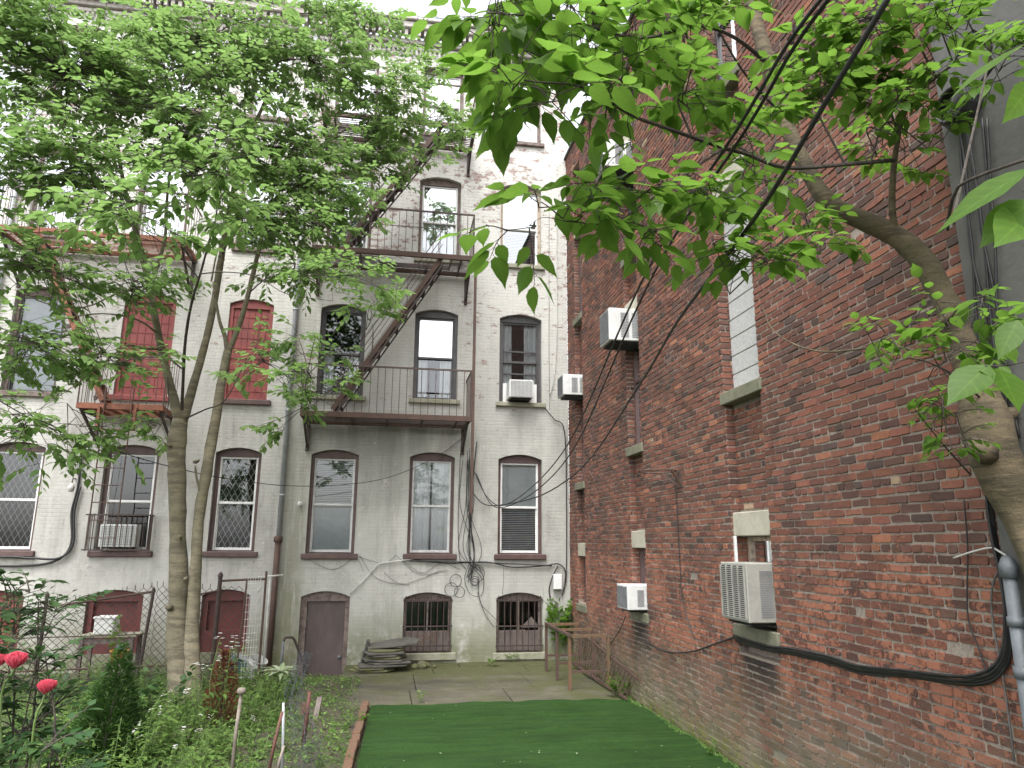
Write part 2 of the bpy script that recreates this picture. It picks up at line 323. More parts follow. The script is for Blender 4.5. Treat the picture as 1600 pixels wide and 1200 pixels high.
# ------------------------------------------------------------------ mesh builder
class MB:
    def __init__(s): s.v = []; s.f = []; s.mi = []; s.mats = []; s.col = None; s.tone = []; s.smooth = False
    def mat(s, name):
        if name not in s.mats: s.mats.append(name)
        return s.mats.index(name)
    def face(s, idx, m=0, tone=None): s.f.append(tuple(idx)); s.mi.append(m); s.tone.append(tone)
    def poly(s, pts, m=0, tone=None):
        b = len(s.v); s.v += [tuple(p) for p in pts]; s.face(range(b, b+len(pts)), m, tone)
    def box(s, a, b, m=0, rot=None, bev=0.):
        a = V(a); b = V(b); c = (a+b)/2; h = (b-a)/2
        h = V((abs(h.x), abs(h.y), abs(h.z))); base = len(s.v)
        bev = min(bev, h.x*.5, h.y*.5, h.z*.5)
        if bev <= 0:
            pts = [V((x, y, z)) for x in (-h.x, h.x) for y in (-h.y, h.y) for z in (-h.z, h.z)]
            fs = [(0, 1, 3, 2), (4, 6, 7, 5), (0, 4, 5, 1), (2, 3, 7, 6), (0, 2, 6, 4), (1, 5, 7, 3)]
        else:
            pts = []; idx = {}
            for sx in (-1, 1):
                for sy in (-1, 1):
                    for sz in (-1, 1):
                        for ax in range(3):
                            q = [sx*(h.x-bev), sy*(h.y-bev), sz*(h.z-bev)]; q[ax] = (sx, sy, sz)[ax]*(h.x, h.y, h.z)[ax]
                            idx[(sx, sy, sz, ax)] = len(pts); pts.append(V(q))
            fs = []
            for sx in (-1, 1):
                o = [(sx, -1, -1), (sx, 1, -1), (sx, 1, 1), (sx, -1, 1)]; fs.append([idx[k+(0,)] for k in (o if sx > 0 else o[::-1])])
                o = [(-1, sx, -1), (-1, sx, 1), (1, sx, 1), (1, sx, -1)]; fs.append([idx[k+(1,)] for k in (o if sx > 0 else o[::-1])])
                o = [(-1, -1, sx), (1, -1, sx), (1, 1, sx), (-1, 1, sx)]; fs.append([idx[k+(2,)] for k in (o if sx > 0 else o[::-1])])
            for a1 in range(3):
                a2, a3 = (a1+1) % 3, (a1+2) % 3
                for s2 in (-1, 1):
                    for s3 in (-1, 1):
                        k0 = [0]*3; k0[a2] = s2; k0[a3] = s3; k1 = list(k0); k0[a1] = -1; k1[a1] = 1
                        q = [idx[tuple(k0)+(a2,)], idx[tuple(k1)+(a2,)], idx[tuple(k1)+(a3,)], idx[tuple(k0)+(a3,)]]
                        n = (pts[q[1]]-pts[q[0]]).cross(pts[q[2]]-pts[q[1]])
                        if n.dot(sum((pts[i] for i in q), V())) < 0: q = q[::-1]
                        fs.append(q)
            for sx in (-1, 1):
                for sy in (-1, 1):
                    for sz in (-1, 1):
                        q = [idx[(sx, sy, sz, k)] for k in range(3)]; fs.append(q if sx*sy*sz > 0 else q[::-1])
        for p in pts:
            if rot is not None: p = rot @ p
            s.v.append(tuple(p+c))
        for f in fs: s.face([base+i for i in f], m)
    def tube(s, pts, r, n=6, m=0, cap=True, tone=None, lump=0.):
        pts = [V(p) for p in pts]
        if not hasattr(r, '__len__'): r = [r]*len(pts)
        base = len(s.v); up = None; N = len(pts)
        for i, p in enumerate(pts):
            d = (pts[min(i+1, N-1)]-pts[max(i-1, 0)])
            d = d.normalized() if d.length > 1e-9 else V((0, 0, 1))
            if up is None: up = V((0, 0, 1)) if abs(d.z) < .9 else V((0, 1, 0))
            a = d.cross(up); a = a.normalized() if a.length > 1e-6 else d.orthogonal().normalized()
            b = a.cross(d).normalized(); up = b
            for k in range(n):
                t = 2*pi*k/n; q = r[i]*(1+lump*(sin(2*t+p.z*2.3)*.5+sin(3*t-p.z*5.1+1)*.35+sin(5*t+p.z*9+2)*.2+sin(p.z*19+t)*.16+sin(p.z*41-2*t)*.10)) if lump else r[i]; s.v.append(tuple(p+(a*cos(t)+b*sin(t))*q))
        for i in range(N-1):
            for k in range(n):
                s.face((base+i*n+k, base+i*n+(k+1) % n, base+(i+1)*n+(k+1) % n, base+(i+1)*n+k), m, tone)
        if cap: s.face([base+k for k in range(n)][::-1], m, tone); s.face([base+(N-1)*n+k for k in range(n)], m, tone)
    def bar(s, a, b, w, h, m=0, up=(0, 0, 1)):     # rectangular bar between two points
        a = V(a); b = V(b); d = b-a; L = d.length; d.normalize(); up = V(up)
        if abs(d.dot(up)) > .99: up = V((0, 1, 0))
        x = d.cross(up).normalized(); z = x.cross(d)
        rot = Matrix((x, d, z)).transposed(); c = (a+b)/2
        s.box(c-V((w/2, L/2, h/2)), c+V((w/2, L/2, h/2)), m, rot)
    def lathe(s, prof, c, n=16, m=0, axis=None):
        c = V(c); base = len(s.v); q = V((0, 0, 1)).rotation_difference(V(axis).normalized()) if axis else None
        for r, z in prof:
            for k in range(n):
                p = V((r*cos(2*pi*k/n), r*sin(2*pi*k/n), z))
                if q: p = q @ p
                s.v.append(tuple(c+p))
        for i in range(len(prof)-1):
            for k in range(n): s.face((base+i*n+k, base+i*n+(k+1) % n, base+(i+1)*n+(k+1) % n, base+(i+1)*n+k), m)
    def plate(s, outer, holes, plane, a, b, m=0, back=True):
        # 2-D outline with holes, extruded from depth a (seen side) to b. plane: 'xz' or 'yz'
        def P(q, d): return (q[0], d, q[1]) if plane == 'xz' else (d, q[0], q[1])
        loops = [outer]+list(holes); flat = [q for l in loops for q in l]
        tris = tessellate_polygon([[V((q[0], q[1], 0)) for q in l] for l in loops])
        for d in ((a, b) if back else (a,)):
            base = len(s.v); s.v += [P(q, d) for q in flat]
            for t in tris: s.face([base+i for i in t], m)
        for l in loops:
            for i in range(len(l)):
                p, q = l[i], l[(i+1) % len(l)]; s.poly([P(p, a), P(q, a), P(q, b), P(p, b)], m)
    def build(s, name, mat, parent=None, loc=None, smooth=False, tones=False):
        off = V(loc) if loc is not None else (WORLD.get(parent.name, V((0, 0, 0))) if parent else V((0, 0, 0)))
        me = bpy.data.meshes.new(name)
        me.from_pydata([(x-off.x, y-off.y, z-off.z) for x, y, z in s.v], [], s.f)
        mats = mat if isinstance(mat, (list, tuple)) else [mat]
        for q in mats: me.materials.append(M[q])
        if len(mats) > 1: me.polygons.foreach_set('material_index', s.mi)
        if tones:
            ca = me.color_attributes.new('tone', 'FLOAT_COLOR', 'CORNER'); buf = []
            for p, t in zip(s.f, s.tone):
                if t is None: t = (.5, .5, .5)
                if len(t) == len(p) and not isinstance(t[0], float):
                    for q in t: buf += [q[0], q[1], q[2], 1.]
                else: buf += [t[0], t[1], t[2], 1.]*len(p)
            ca.data.foreach_set('color', buf)
        if smooth: me.polygons.foreach_set('use_smooth', [True]*len(s.f))
        me.update()
        o = bpy.data.objects.new(name, me); COL.objects.link(o)
        if parent: o.parent = parent; WORLD[o.name] = off
        else: o.location = off; WORLD[o.name] = off
        return o
WORLD = {}
def tag(o, label=None, cat=None, group=None, kind=None):
    if label: o['label'] = label
    if cat: o['category'] = cat
    if group: o['group'] = group
    if kind: o['kind'] = kind
    return o
def thing(name, label, cat, loc, group=None):
    o = bpy.data.objects.new(name, None); COL.objects.link(o); o.location = loc; o.empty_display_size = .1
    WORLD[o.name] = V(loc); return tag(o, label, cat, group)
def solo(mb, name, mat, label, cat, loc, group=None, smooth=False, tones=False, kind=None):
    return tag(mb.build(name, mat, None, loc, smooth, tones), label, cat, group, kind)
def dup(root, loc, label=None, rz=None, scale=None):
    c = root.copy(); COL.objects.link(c); c.location = loc
    if rz is not None: c.rotation_euler = (0, 0, rz)
    if scale: c.scale = (scale,)*3
    if label: c['label'] = label
    for ch in list(root.children):
        d = ch.copy(); COL.objects.link(d); d.parent = c
        for g in ch.children: e = g.copy(); COL.objects.link(e); e.parent = d
    return c
def struct(mb, name, mat, **k): return tag(mb.build(name, mat, **k), kind='structure')
def smoothpath(pts, k=6):          # Catmull-Rom through the points
    pts = [V(p) for p in pts]; o = []
    P = [pts[0]*2-pts[1]]+pts+[pts[-1]*2-pts[-2]]
    for i in range(1, len(P)-2):
        a, b, c, d = P[i-1:i+3]
        for j in range(k):
            t = j/k; o.append(.5*((2*b)+(c-a)*t+(2*a-5*b+4*c-d)*t*t+(3*b-a-3*c+d)*t**3))
    o.append(pts[-1]); return o
def arch(x0, x1, z0, z1, rise=.10, n=10):
    p = [(x0, z0), (x1, z0)]; w = x1-x0; R = (w*w/4+rise*rise)/(2*rise); cx = (x0+x1)/2; cz = z1-R
    for i in range(n+1):
        x = x1-w*i/n; p.append((x, cz+math.sqrt(max(0, R*R-(x-cx)**2))))
    return p
def rect(x0, x1, z0, z1): return [(x0, z0), (x1, z0), (x1, z1), (x0, z1)]
# ------------------------------------------------------------------ ground, patio, turf
YF = 14.0; XW = 3.57
PX0, PX1, PY0 = -1.75, -.62, 12.92        # stair pit before the cellar door
g = MB()
def gq(x0, x1, y0, y1, z): g.poly([(x0, y0, z), (x1, y0, z), (x1, y1, z), (x0, y1, z)])
gq(-60, 60, -60, PY0, -.05); gq(-60, PX0, PY0, YF+.3, -.05); gq(PX1, 60, PY0, YF+.3, -.05); gq(-60, 60, YF+.3, 80, -.05)
struct(g, 'ground', 'soil')
# garden soil: gently mounded bed
s = MB(); NX, NY = 60, 70
def soilz(x, y):
    e = min(1, max(0, (-.28-x)/.5))*min(1, max(0, (12.7-y)/.5))
    return -.03+e*(.06+.05*sin(x*1.7+y*.8)+.03*sin(x*5.1-y*3.3)+.015*sin(x*13+y*11)+.012*sin(x*23-y*17))
x0, x1, y0, y1 = -9., -.22, 2., 13.95
for j in range(NY+1):
    for i in range(NX+1):
        x = x0+(x1-x0)*i/NX; y = y0+(y1-y0)*j/NY; s.v.append((x, y, soilz(x, y)))
for j in range(NY):
    for i in range(NX):
        cx = x0+(x1-x0)*(i+.5)/NX; cy = y0+(y1-y0)*(j+.5)/NY
        if cx > PX0-.12 and cy > PY0-.15: continue
        a = j*(NX+1)+i; s.face((a, a+1, a+NX+2, a+NX+1))
struct(s, 'garden_soil', 'soil', smooth=True)
# concrete slabs with open joints, laid round the pit
p = MB(); ys = [10.50, 10.86, 11.55, 12.92, 13.55, 14.0]
for j in range(len(ys)-1):
    xs = [[-.80, .45, 1.85, 3.57], [-.95, .45, 1.85, 3.57], [-1.3, .55, 2.35, 3.57], [PX1, .9, 2.55, 3.57], [PX1, 1.4, 3.57]][j]
    for i in range(len(xs)-1):
        gp = .006; z = .0+rnd.uniform(-.006, .006)
        p.box((xs[i]+gp, ys[j]+gp, -.12), (xs[i+1]-gp, ys[j+1]-gp, z), 0, bev=.008)
p.box((-2.3, 12.95, -.12), (PX0-.01, 13.99, .02), 0, bev=.008)
struct(p, 'patio', 'slab')
# pit: walls, floor and steps that come down from the left
q = MB()
q.poly([(PX0, PY0, -.9), (PX1, PY0, -.9), (PX1, YF+.15, -.9), (PX0, YF+.15, -.9)])
q.box((PX0-.12, PY0-.12, -.9), (PX1+.1, PY0, -.004)); q.box((PX1, PY0, -.9), (PX1+.1, YF, -.006)); q.box((PX0-.12, PY0, -.9), (PX0, YF, -.006))
struct(q, 'stair_pit', 'slab')
q = MB()
for i in range(3): q.box((PX0+.002, PY0+.002, -.9), (PX0+.16+.14*i, YF-.01, -.2-.22*i), bev=.01)
struct(q, 'cellar_steps', 'slab')
# turf sheet with a slightly wavy far edge
t = MB(); NX, NY = 60, 90
for j in range(NY+1):
    for i in range(NX+1):
        v = j/NY; xl = -.10-.16*(1-v)*1.4; x = xl+(3.50-xl)*i/NX; y = 3.0+(10.47+.03*sin(i*.35)+.02*sin(i*.9)-3.0)*v
        z = .022+.012*sin(y*5.1+.9*sin(x*2))*sin(x*1.3+1)+.008*sin(y*9+x*.7)
        if i > NX-8: y = min(y, 10.45-(i-(NX-8))*.03)
        t.v.append((x, y, z))
for j in range(NY):
    for i in range(NX): a = j*(NX+1)+i; t.face((a, a+1, a+NX+2, a+NX+1))
n0 = len(t.v)
struct(t, 'turf', 'turf', smooth=True)
# moss verge between turf and wall
mv = MB()
for k in range(900):
    y = rnd.uniform(4, 10.9); x = 3.53-abs(rnd.gauss(0, .035)); r = rnd.uniform(.008, .03); c = V((x, y, .01)); hgt = rnd.uniform(.01, .05)
    b = len(mv.v); nn = 5
    for i in range(nn): a = 2*pi*i/nn+rnd.random(); mv.v.append((c.x+r*cos(a), c.y+r*sin(a)*1.6, 0)); 
    mv.v.append((c.x, c.y, hgt)); tn = (rnd.random(), .5, 0)
    for i in range(nn): mv.face((b+i, b+(i+1) % nn, b+nn), 0, tn)
tag(mv.build('moss', 'leaf_low', tones=True), 'bright moss growing along the foot of the brick wall', 'moss', kind='stuff')

# ------------------------------------------------------------------ facade
def frame(mb, x0, x1, z0, z1, w, y0, y1, m=0, mid=None, midw=None):
    mb.box((x0, y0, z0), (x0+w, y1, z1), m, bev=.004); mb.box((x1-w, y0, z0), (x1, y1, z1), m, bev=.004)
    mb.box((x0+w, y0+.001, z1-w), (x1-w, y1-.001, z1), m, bev=.004); mb.box((x0+w, y0+.001, z0), (x1-w, y1-.001, z0+w*1.2), m, bev=.004)
    if mid is not None: mw = midw or w; mb.box((x0+w, y0+.002, mid-mw/2), (x1-w, y1-.002, mid+mw/2), m, bev=.003)
def slats(mb, x0, x1, z0, z1, y, pitch=.035):
    z = z0
    while z < z1:
        mb.poly([(x0, y-.012, z), (x1, y-.012, z), (x1, y+.012, z+.020), (x0, y+.012, z+.020)]); z += pitch
def drape(mb, x0, x1, z0, z1, y, waves=5, amp=.02, pull=0.):
    N = 28; R = 8; b = len(mb.v)
    for r in range(R+1):
        v = r/R; w0 = x0+(pull*(x1-x0)*sin(v*pi)**2 if pull > 0 else 0); w1 = x1+(pull*(x1-x0)*sin(v*pi)**2 if pull < 0 else 0)
        for i in range(N+1): u = i/N; mb.v.append((w0+(w1-w0)*u, y+amp*sin(u*waves*2*pi+v*.6), z0+(z1-z0)*v))
    for r in range(R):
        for i in range(N): a = b+r*(N+1)+i; mb.face((a, a+1, a+N+2, a+N+1))
def window(house, x0, x1, z0, z1, casing, sash, cover, cov_mat='blind', glassm='glass', glass2=None, mid=.5, sill='brown_paint', label=None, cw=.06, silldrop=.10, rise=.10, head=None):
    """double-hung window: casing in the reveal, aluminium sashes, panes, a cover behind, a sill below"""
    zt = z1-rise-.02
    c = MB(); o = arch(x0+.002, x1-.002, z0+.002, z1-.002, rise); c.plate(o, [rect(x0+cw, x1-cw, z0+.015, zt-cw*.6)], 'xz', YF+.09, YF+.20)
    w = c.build('window', casing, house)
    if label: w['label'] = label
    sx0, sx1, sz0, sz1 = x0+cw+.004, x1-cw-.004, z0+.02, zt-cw*.6-.004; zm = sz0+(sz1-sz0)*mid
    f = MB(); frame(f, sx0, sx1, zm-.018, sz1, .036, YF+.115, YF+.15); frame(f, sx0, sx1, sz0, zm+.018, .040, YF+.152, YF+.185)
    f.box((sx0-.001, YF+.105, sz0), (sx0+.02, YF+.19, sz1)); f.box((sx1-.02, YF+.105, sz0), (sx1+.001, YF+.19, sz1))
    f.build('sash', sash, w)
    gl = MB(); gl.poly([(sx0+.03, YF+.135, zm), (sx1-.03, YF+.135, zm), (sx1-.03, YF+.135, sz1-.03), (sx0+.03, YF+.135, sz1-.03)])
    if glass2: gl.build('pane', glassm, w); gl = MB()
    gl.poly([(sx0+.03, YF+.17, sz0+.03), (sx1-.03, YF+.17, sz0+.03), (sx1-.03, YF+.17, zm), (sx0+.03, YF+.17, zm)])
    gl.build('pane', glass2 or glassm, w)
    if sill:
        s_ = MB(); s_.box((x0-.07, YF-.07, z0-silldrop), (x1+.07, YF+.10, z0), 0, bev=.012); s_.build('sill', sill, w)
    y = YF+.205
    for cv, a, b, mt in cover:
        d = MB(); za, zb = sz0+(sz1-sz0)*a, sz0+(sz1-sz0)*b
        if cv == 'slats': slats(d, sx0, sx1, za, zb, y); nm = 'blind'
        elif cv == 'shade': drape(d, sx0, sx1, za, zb, y, 1, .004); nm = 'shade'
        elif cv == 'curtains': drape(d, sx0, sx0+(sx1-sx0)*.30, za, zb, y, 3, .02); drape(d, sx1-(sx1-sx0)*.36, sx1, za, zb, y, 3, .02); nm = 'curtain'
        elif cv == 'tied': drape(d, sx0-.02, (sx0+sx1)/2-.02, za, zb, y, 3, .02, 0.); drape(d, (sx0+sx1)/2+.02, sx1+.02, za, zb, y+.01, 3, .02); nm = 'curtain'
        d.build(nm, mt, w)
    return w
def bars(w, x0, x1, z0, z1, n, hz, y=YF-.03, mat='iron_dark', r=.008, name='bars'):
    b = MB()
    for i in range(n): x = x0+(x1-x0)*i/(n-1); b.tube([(x, y, z0), (x, y, z1)], r, 6)
    for z in hz: b.box((x0-.05, y-.012, z-.012), (x1+.05, y+.008, z+.012), 0)
    return b.build(name, mat, w)

ZT = 12.85
HR = thing('row_house', 'flaking white painted brick row house behind the concrete patio', 'row house', (.8, YF, 0))
HL = thing('row_house', 'grimy white painted brick row house with red shuttered windows behind the left trees', 'row house', (-4.6, YF, 0))
WX = [(-1.45, -.57), (.40, 1.27), (2.13, 3.01)]
openR = []
for a, b in WX:
    for z0, z1 in ((1.95, 3.88), (4.93, 6.80), (7.90, 9.75), (10.76, 12.42)): openR.append(arch(a, b, z0, z1))
openR += [arch(.38, 1.28, .18, 1.25), arch(2.12, 3.01, .16, 1.24)]
# doorway cut runs down below the patio: outline carries it as a notch
door = arch(-1.47, -.60, -.95, 1.28)
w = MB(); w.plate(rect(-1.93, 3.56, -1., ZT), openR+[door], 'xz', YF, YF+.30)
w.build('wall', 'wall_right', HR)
LWX = [(-6.95, -6.05), (-5.06, -4.14), (-3.17, -2.35)]
openL = []
for a, b in LWX:
    for z0, z1 in ((1.98, 3.87), (4.78, 6.78), (7.85, 9.70), (10.76, 12.42)): openL.append(arch(a, b, z0, z1))
openL += [arch(a, b, .25, 1.32) for a, b in LWX]
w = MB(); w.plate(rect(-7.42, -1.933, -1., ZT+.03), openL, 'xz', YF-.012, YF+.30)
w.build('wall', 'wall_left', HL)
for h, a, b in ((HR, -1.9, 3.5), (HL, -7.38, -1.96)):
    n = MB(); n.box((a, YF+.85, -.95), (b, YF+.9, ZT)); n.box((a, YF+.3, -.95), (a+.03, YF+.85, ZT)); n.box((b-.03, YF+.3, -.95), (b, YF+.85, ZT))
    for z in (-.95, 1.6, 4.6, 7.55, 10.5): n.box((a+.03, YF+.301, z-.06), (b-.03, YF+.85, z))
    n.build('interior', 'dark_gap', h)
    r_ = MB(); r_.box((a-.03, YF+.05, ZT+.001), (b+.05, YF+9, ZT+.12)); r_.box((a, YF+8.7, -1), (b, YF+9, ZT)); r_.box((a, YF+.9, -.9), (a+.1, YF+8.7, ZT)); r_.box((b-.1, YF+.9, -.9), (b, YF+8.7, ZT)); r_.build('roof', 'roof', h)
    c = MB(); a2, b2 = a-.03, b+.06
    c.box((a2, YF-.10, ZT+.0), (b2, YF+.05, ZT+.10), bev=.01); c.box((a2-.0, YF-.30, ZT+.24), (b2, YF+.05, ZT+.40), bev=.02); c.box((a2-.02, YF-.36, ZT+.402), (b2+.02, YF+.06, ZT+.47), bev=.015)
    x = a2+.05
    while x < b2-.08: c.box((x, YF-.24, ZT+.101), (x+.07, YF+.04, ZT+.239)); x += .14
    x = a2+.3
    c.box((a2, YF-.05, ZT-.12), (b2, YF-.0125, ZT-.04), bev=.01)
    x = a2+.02
    while x < b2-.06: c.box((x, YF-.045, ZT-.25), (x+.05, YF-.0125, ZT-.121)); x += .10
    c.build('cornice', 'cornice', h)
# first floor
window(HR, *WX[0], 1.95, 3.88, 'brown_paint', 'alu', [('slats', .46, 1., 'blind'), ('shade', 0, .47, 'shade')], label='window with pale slatted blind above a grey shade')
window(HR, *WX[1], 1.95, 3.88, 'brown_paint', 'alu', [('tied', .02, 1., 'curtain')], label='window with tied white curtains')
w3 = window(HR, *WX[2], 1.95, 3.88, 'brown_paint', 'white_pvc', [('shade', .5, 1., 'shade_light'), ('slats', .02, .5, 'shade_light')], label='window with grey shade above grey slats')
# second floor
window(HR, *WX[0], 4.93, 6.80, 'dark_frame', 'dark_frame', [('curtains', 0, .55, 'curtain')], sill='stone', silldrop=.09, label='dark window mirroring leaves')
window(HR, *WX[1], 4.93, 6.80, 'dark_frame', 'dark_frame', [('shade', .52, 1., 'shade_light'), ('curtains', 0, .52, 'curtain')], glassm='glass_bright', glass2='glass', sill='stone', silldrop=.09, label='dark framed window with a bright upper pane')
w4 = window(HR, *WX[2], 4.93, 6.80, 'dark_frame', 'dark_frame', [('curtains', .15, 1., 'curtain')], sill='stone', silldrop=.09, label='dark framed window with white curtains')
fb = MB()
for z in (6.02, 5.55): fb.box((WX[2][0]+.10, YF+.11, z-.015), (WX[2][1]-.10, YF+.149, z+.015))
fb.build('glazing_bar', 'dark_frame', w4)
sp = MB(); sp.box((WX[2][0]+.09, YF+.08, 4.955), (WX[2][1]-.09, YF+.10, 5.34)); sp.build('filler_panel', 'white_pvc', w4)
# third and fourth floors
for i in range(3):
    window(HR, *WX[i], 7.90, 9.75, 'brown_faded' if i < 2 else 'tan_wood', 'white_pvc' if i else 'alu', [('shade', .45, 1., 'shade_light'), ('slats' if i == 2 else 'shade', 0, .45, 'shade')], glassm='glass_bright', glass2='glass_half', sill='stone', silldrop=.10)
    window(HR, *WX[i], 10.76, 12.42, 'brown_faded', 'alu', [('shade', .4, 1., 'shade_light')], glassm='glass_bright', sill='brown_faded', silldrop=.09)
# basement windows: half boarded, behind iron bars
def cellar_window(h, x0, x1, z0, z1, label, broken=False, mat='brown_faded'):
    c = MB(); o = arch(x0+.002, x1-.002, z0+.002, z1-.002, .10)
    zt = z1-.17; zm = z0+(z1-z0)*.40; xm = (x0+x1)/2
    c.plate(o, [rect(x0+.06, xm-.014, zm-.06, zt), rect(xm+.014, x1-.06, zm-.06, zt)], 'xz', YF+.10, YF+.17); w = c.build('window', mat, h); w['label'] = label
    b = MB(); n = 6
    for i in range(n):
        a = x0+.06+(x1-x0-.12)*i/n; top = zm-.01+(0 if not broken else rnd.uniform(0, .03))
        b.box((a+.003, YF+.085, z0+.02), (a+(x1-x0-.12)/n-.003, YF+.099, top-.06), bev=.003)
    if broken: b.poly([(xm+.04, YF+.082, zm), (x1-.08, YF+.082, zm), (x1-.08, YF+.082, zm+.05), (x1-.2, YF+.082, zm+.20), (xm+.06, YF+.082, zm+.02)])
    b.build('boards', 'plank', w)
    g_ = MB(); g_.poly([(x0+.05, YF+.15, zm-.07), (x1-.05, YF+.15, zm-.07), (x1-.05, YF+.15, zt+.01), (x0+.05, YF+.15, zt+.01)]); g_.build('pane', 'glass_dim', w)
    bars(w, x0+.04, x1-.04, z0+.02, z1-.06, 8, (z0+.12, zm+.04, z1-.14), y=YF-.02, mat='iron_dark', r=.009)
    s_ = MB(); s_.box((x0-.06, YF-.05, z0-.13), (x1+.09, YF+.10, z0), 0, bev=.012); s_.build('sill', 'stone', w)
    return w
wb = cellar_window(HR, .38, 1.28, .18, 1.25, 'barred cellar window with iron scrolls')
cv = MB()
for k in (-1, 1):
    pts = []
    for i in range(26): t = i/25; a = t*2.2*pi; r = .09*(1-t*.72); pts.append((.83+k*(.10-r*cos(a)), YF-.035, .42+r*sin(a)))
    cv.tube(pts, .009, 5)
cv.build('scroll', 'rust_moss', wb)
cellar_window(HR, 2.12, 3.01, .16, 1.24, 'barred cellar window with broken boards', True)
d = MB(); d.plate(arch(-1.468, -.602, -.948, 1.278), [rect(-1.36, -.68, -.93, 1.10)], 'xz', YF+.06, YF+.16); dr = d.build('door', 'brown_faded', HR)
d = MB(); d.box((-1.357, YF+.11, -.93), (-.683, YF+.15, 1.097), bev=.004); d.build('door_leaf', 'door_brown', dr); d = MB(); d.lathe([(.001, -.06), (.028, -.055), (.03, -.03), (.012, -.02), (.012, 0), (.035, .002), (.035, .008), (.001, .008)], (-.74, YF+.105, .12), 12, axis=(0, 1, 0)); d.build('handle', 'galv_dark', dr, smooth=True); d = MB(); [d.box((-1.372, YF+.10, z), (-1.345, YF+.112, z+.09)) for z in (.78, .1)]; d.build('hinge', 'galv_dark', dr)
d = MB(); d.plate(rect(-1.47, -.6, -.95, -.93), [], 'xz', YF+.02, YF+.2); d.build('threshold', 'slab', dr)
# left house
for i, (a, b) in enumerate(LWX):
    wl = window(HL, a, b, 1.98, 3.87, 'brown_paint', 'white_pvc', [('shade', .35, 1, 'dark_gap')] if i == 1 else [], cw=.07)
    wl['label'] = ['window at the frame edge with scissor gate behind glass', 'window behind an iron window guard', 'window with white scissor gate behind glass'][i]
    if i != 1:
        sg = MB(); xa, xb, za, zb = a+.12, b-.12, 2.05, 3.70; step = .105
        k = -int((zb-za)/step*.6)-2
        while xa+k*step < xb+2.2:
            for sgn in (1, -1):
                p0 = V((xa+k*step, YF+.21, za)) if sgn > 0 else V((xb-k*step, YF+.213, za)); dx = .55*sgn; dz = 1.
                t0 = 0; t1 = zb-za
                if dx > 0: t0 = max(t0, (xa-p0.x)/dx); t1 = min(t1, (xb-p0.x)/dx)
                else: t0 = max(t0, (xb-p0.x)/dx); t1 = min(t1, (xa-p0.x)/dx)
                if t1 > t0+.02: sg.bar(p0+V((dx*t0, 0, dz*t0)), p0+V((dx*t1, 0, dz*t1)), .006, .009)
            k += 1
        sg.build('scissor_gate', 'white_pvc' if i == 2 else 'cable_white', wl)
    if i == 1:
        bars(wl, a-.06, b+.02, 1.98, 2.62, 12, (2.0, 2.60), y=YF-.22, mat='iron_dark', r=.008, name='guard')
        for x in (a-.06, b+.02):
            gs = MB()
            for z in (2.0, 2.6): gs.bar((x, YF-.22, z), (x, YF, z), .02, .012)
            for k in range(3): gs.tube([(x, YF-.06-.055*k, 1.99), (x, YF-.06-.055*k, 2.6)], .007, 5)
            gs.build('guard_side', 'iron_dark', wl)
    if i == 0: window(HL, a, b, 4.78, 6.78, 'brown_faded', 'dark_frame', [('shade', 0, 1, 'shade')], sill='brown_faded')
    else:
        # iron shutter plates, painted red, riveted in panels
        c = MB(); c.plate(arch(a+.002, b-.002, 4.782, 6.778), [rect(a+.07, b-.07, 4.85, 6.60)], 'xz', YF+.03, YF+.10)
        wl = c.build('window', 'red_paint', HL); wl['label'] = ['', 'red shuttered window above the drop ladder', 'red shuttered window beside the grey downspout'][i]
        c = MB(); c.box((a+.06, YF+.06, 4.84), (b-.06, YF+.08, 6.61))
        for z in (5.62,): c.box((a+.07, YF+.045, z-.02), (b-.07, YF+.061, z+.02))
        for k in range(6): x = a+.13+(b-a-.26)*k/5; c.box((x-.005, YF+.05, 4.86), (x+.005, YF+.0605, 6.59))
        for k in range(8): z = 4.95+k*.21; c.box((a+.075, YF+.052, z), (b-.075, YF+.0603, z+.007))
        c.build('shutter', 'red_paint', wl)
        c = MB(); c.box((a-.09, YF-.08, 4.68), (b+.09, YF+.1, 4.78), bev=.012); c.build('sill', 'red_paint' if i == 1 else 'brown_paint', wl)
    window(HL, a, b, 7.85, 9.70, 'brown_faded', 'alu', [('shade', .4, 1, 'shade_light')], glassm='glass_bright', sill='brown_faded')
    window(HL, a, b, 10.76, 12.42, 'brown_faded', 'alu', [('shade', .4, 1, 'shade_light')], glassm='glass_bright', sill='brown_faded')
    c = MB(); c.plate(arch(a+.002, b-.002, .252, 1.318), [rect(a+.1, b-.1, .62, 1.12)], 'xz', YF+.06, YF+.13)
    wl = c.build('window', 'red_dark', HL)
    c = MB(); c.box((a+.02, YF+.135, .26), (b-.02, YF+.15, 1.2)); c.build('panel', 'red_dark', wl)
    if i == 0: c = MB(); [c.box((a+.1+k*.1, YF+.045, .3), (a+.16+k*.1, YF+.06, 1.15)) for k in range(7)]; c.build('boards', 'red_paint', wl)

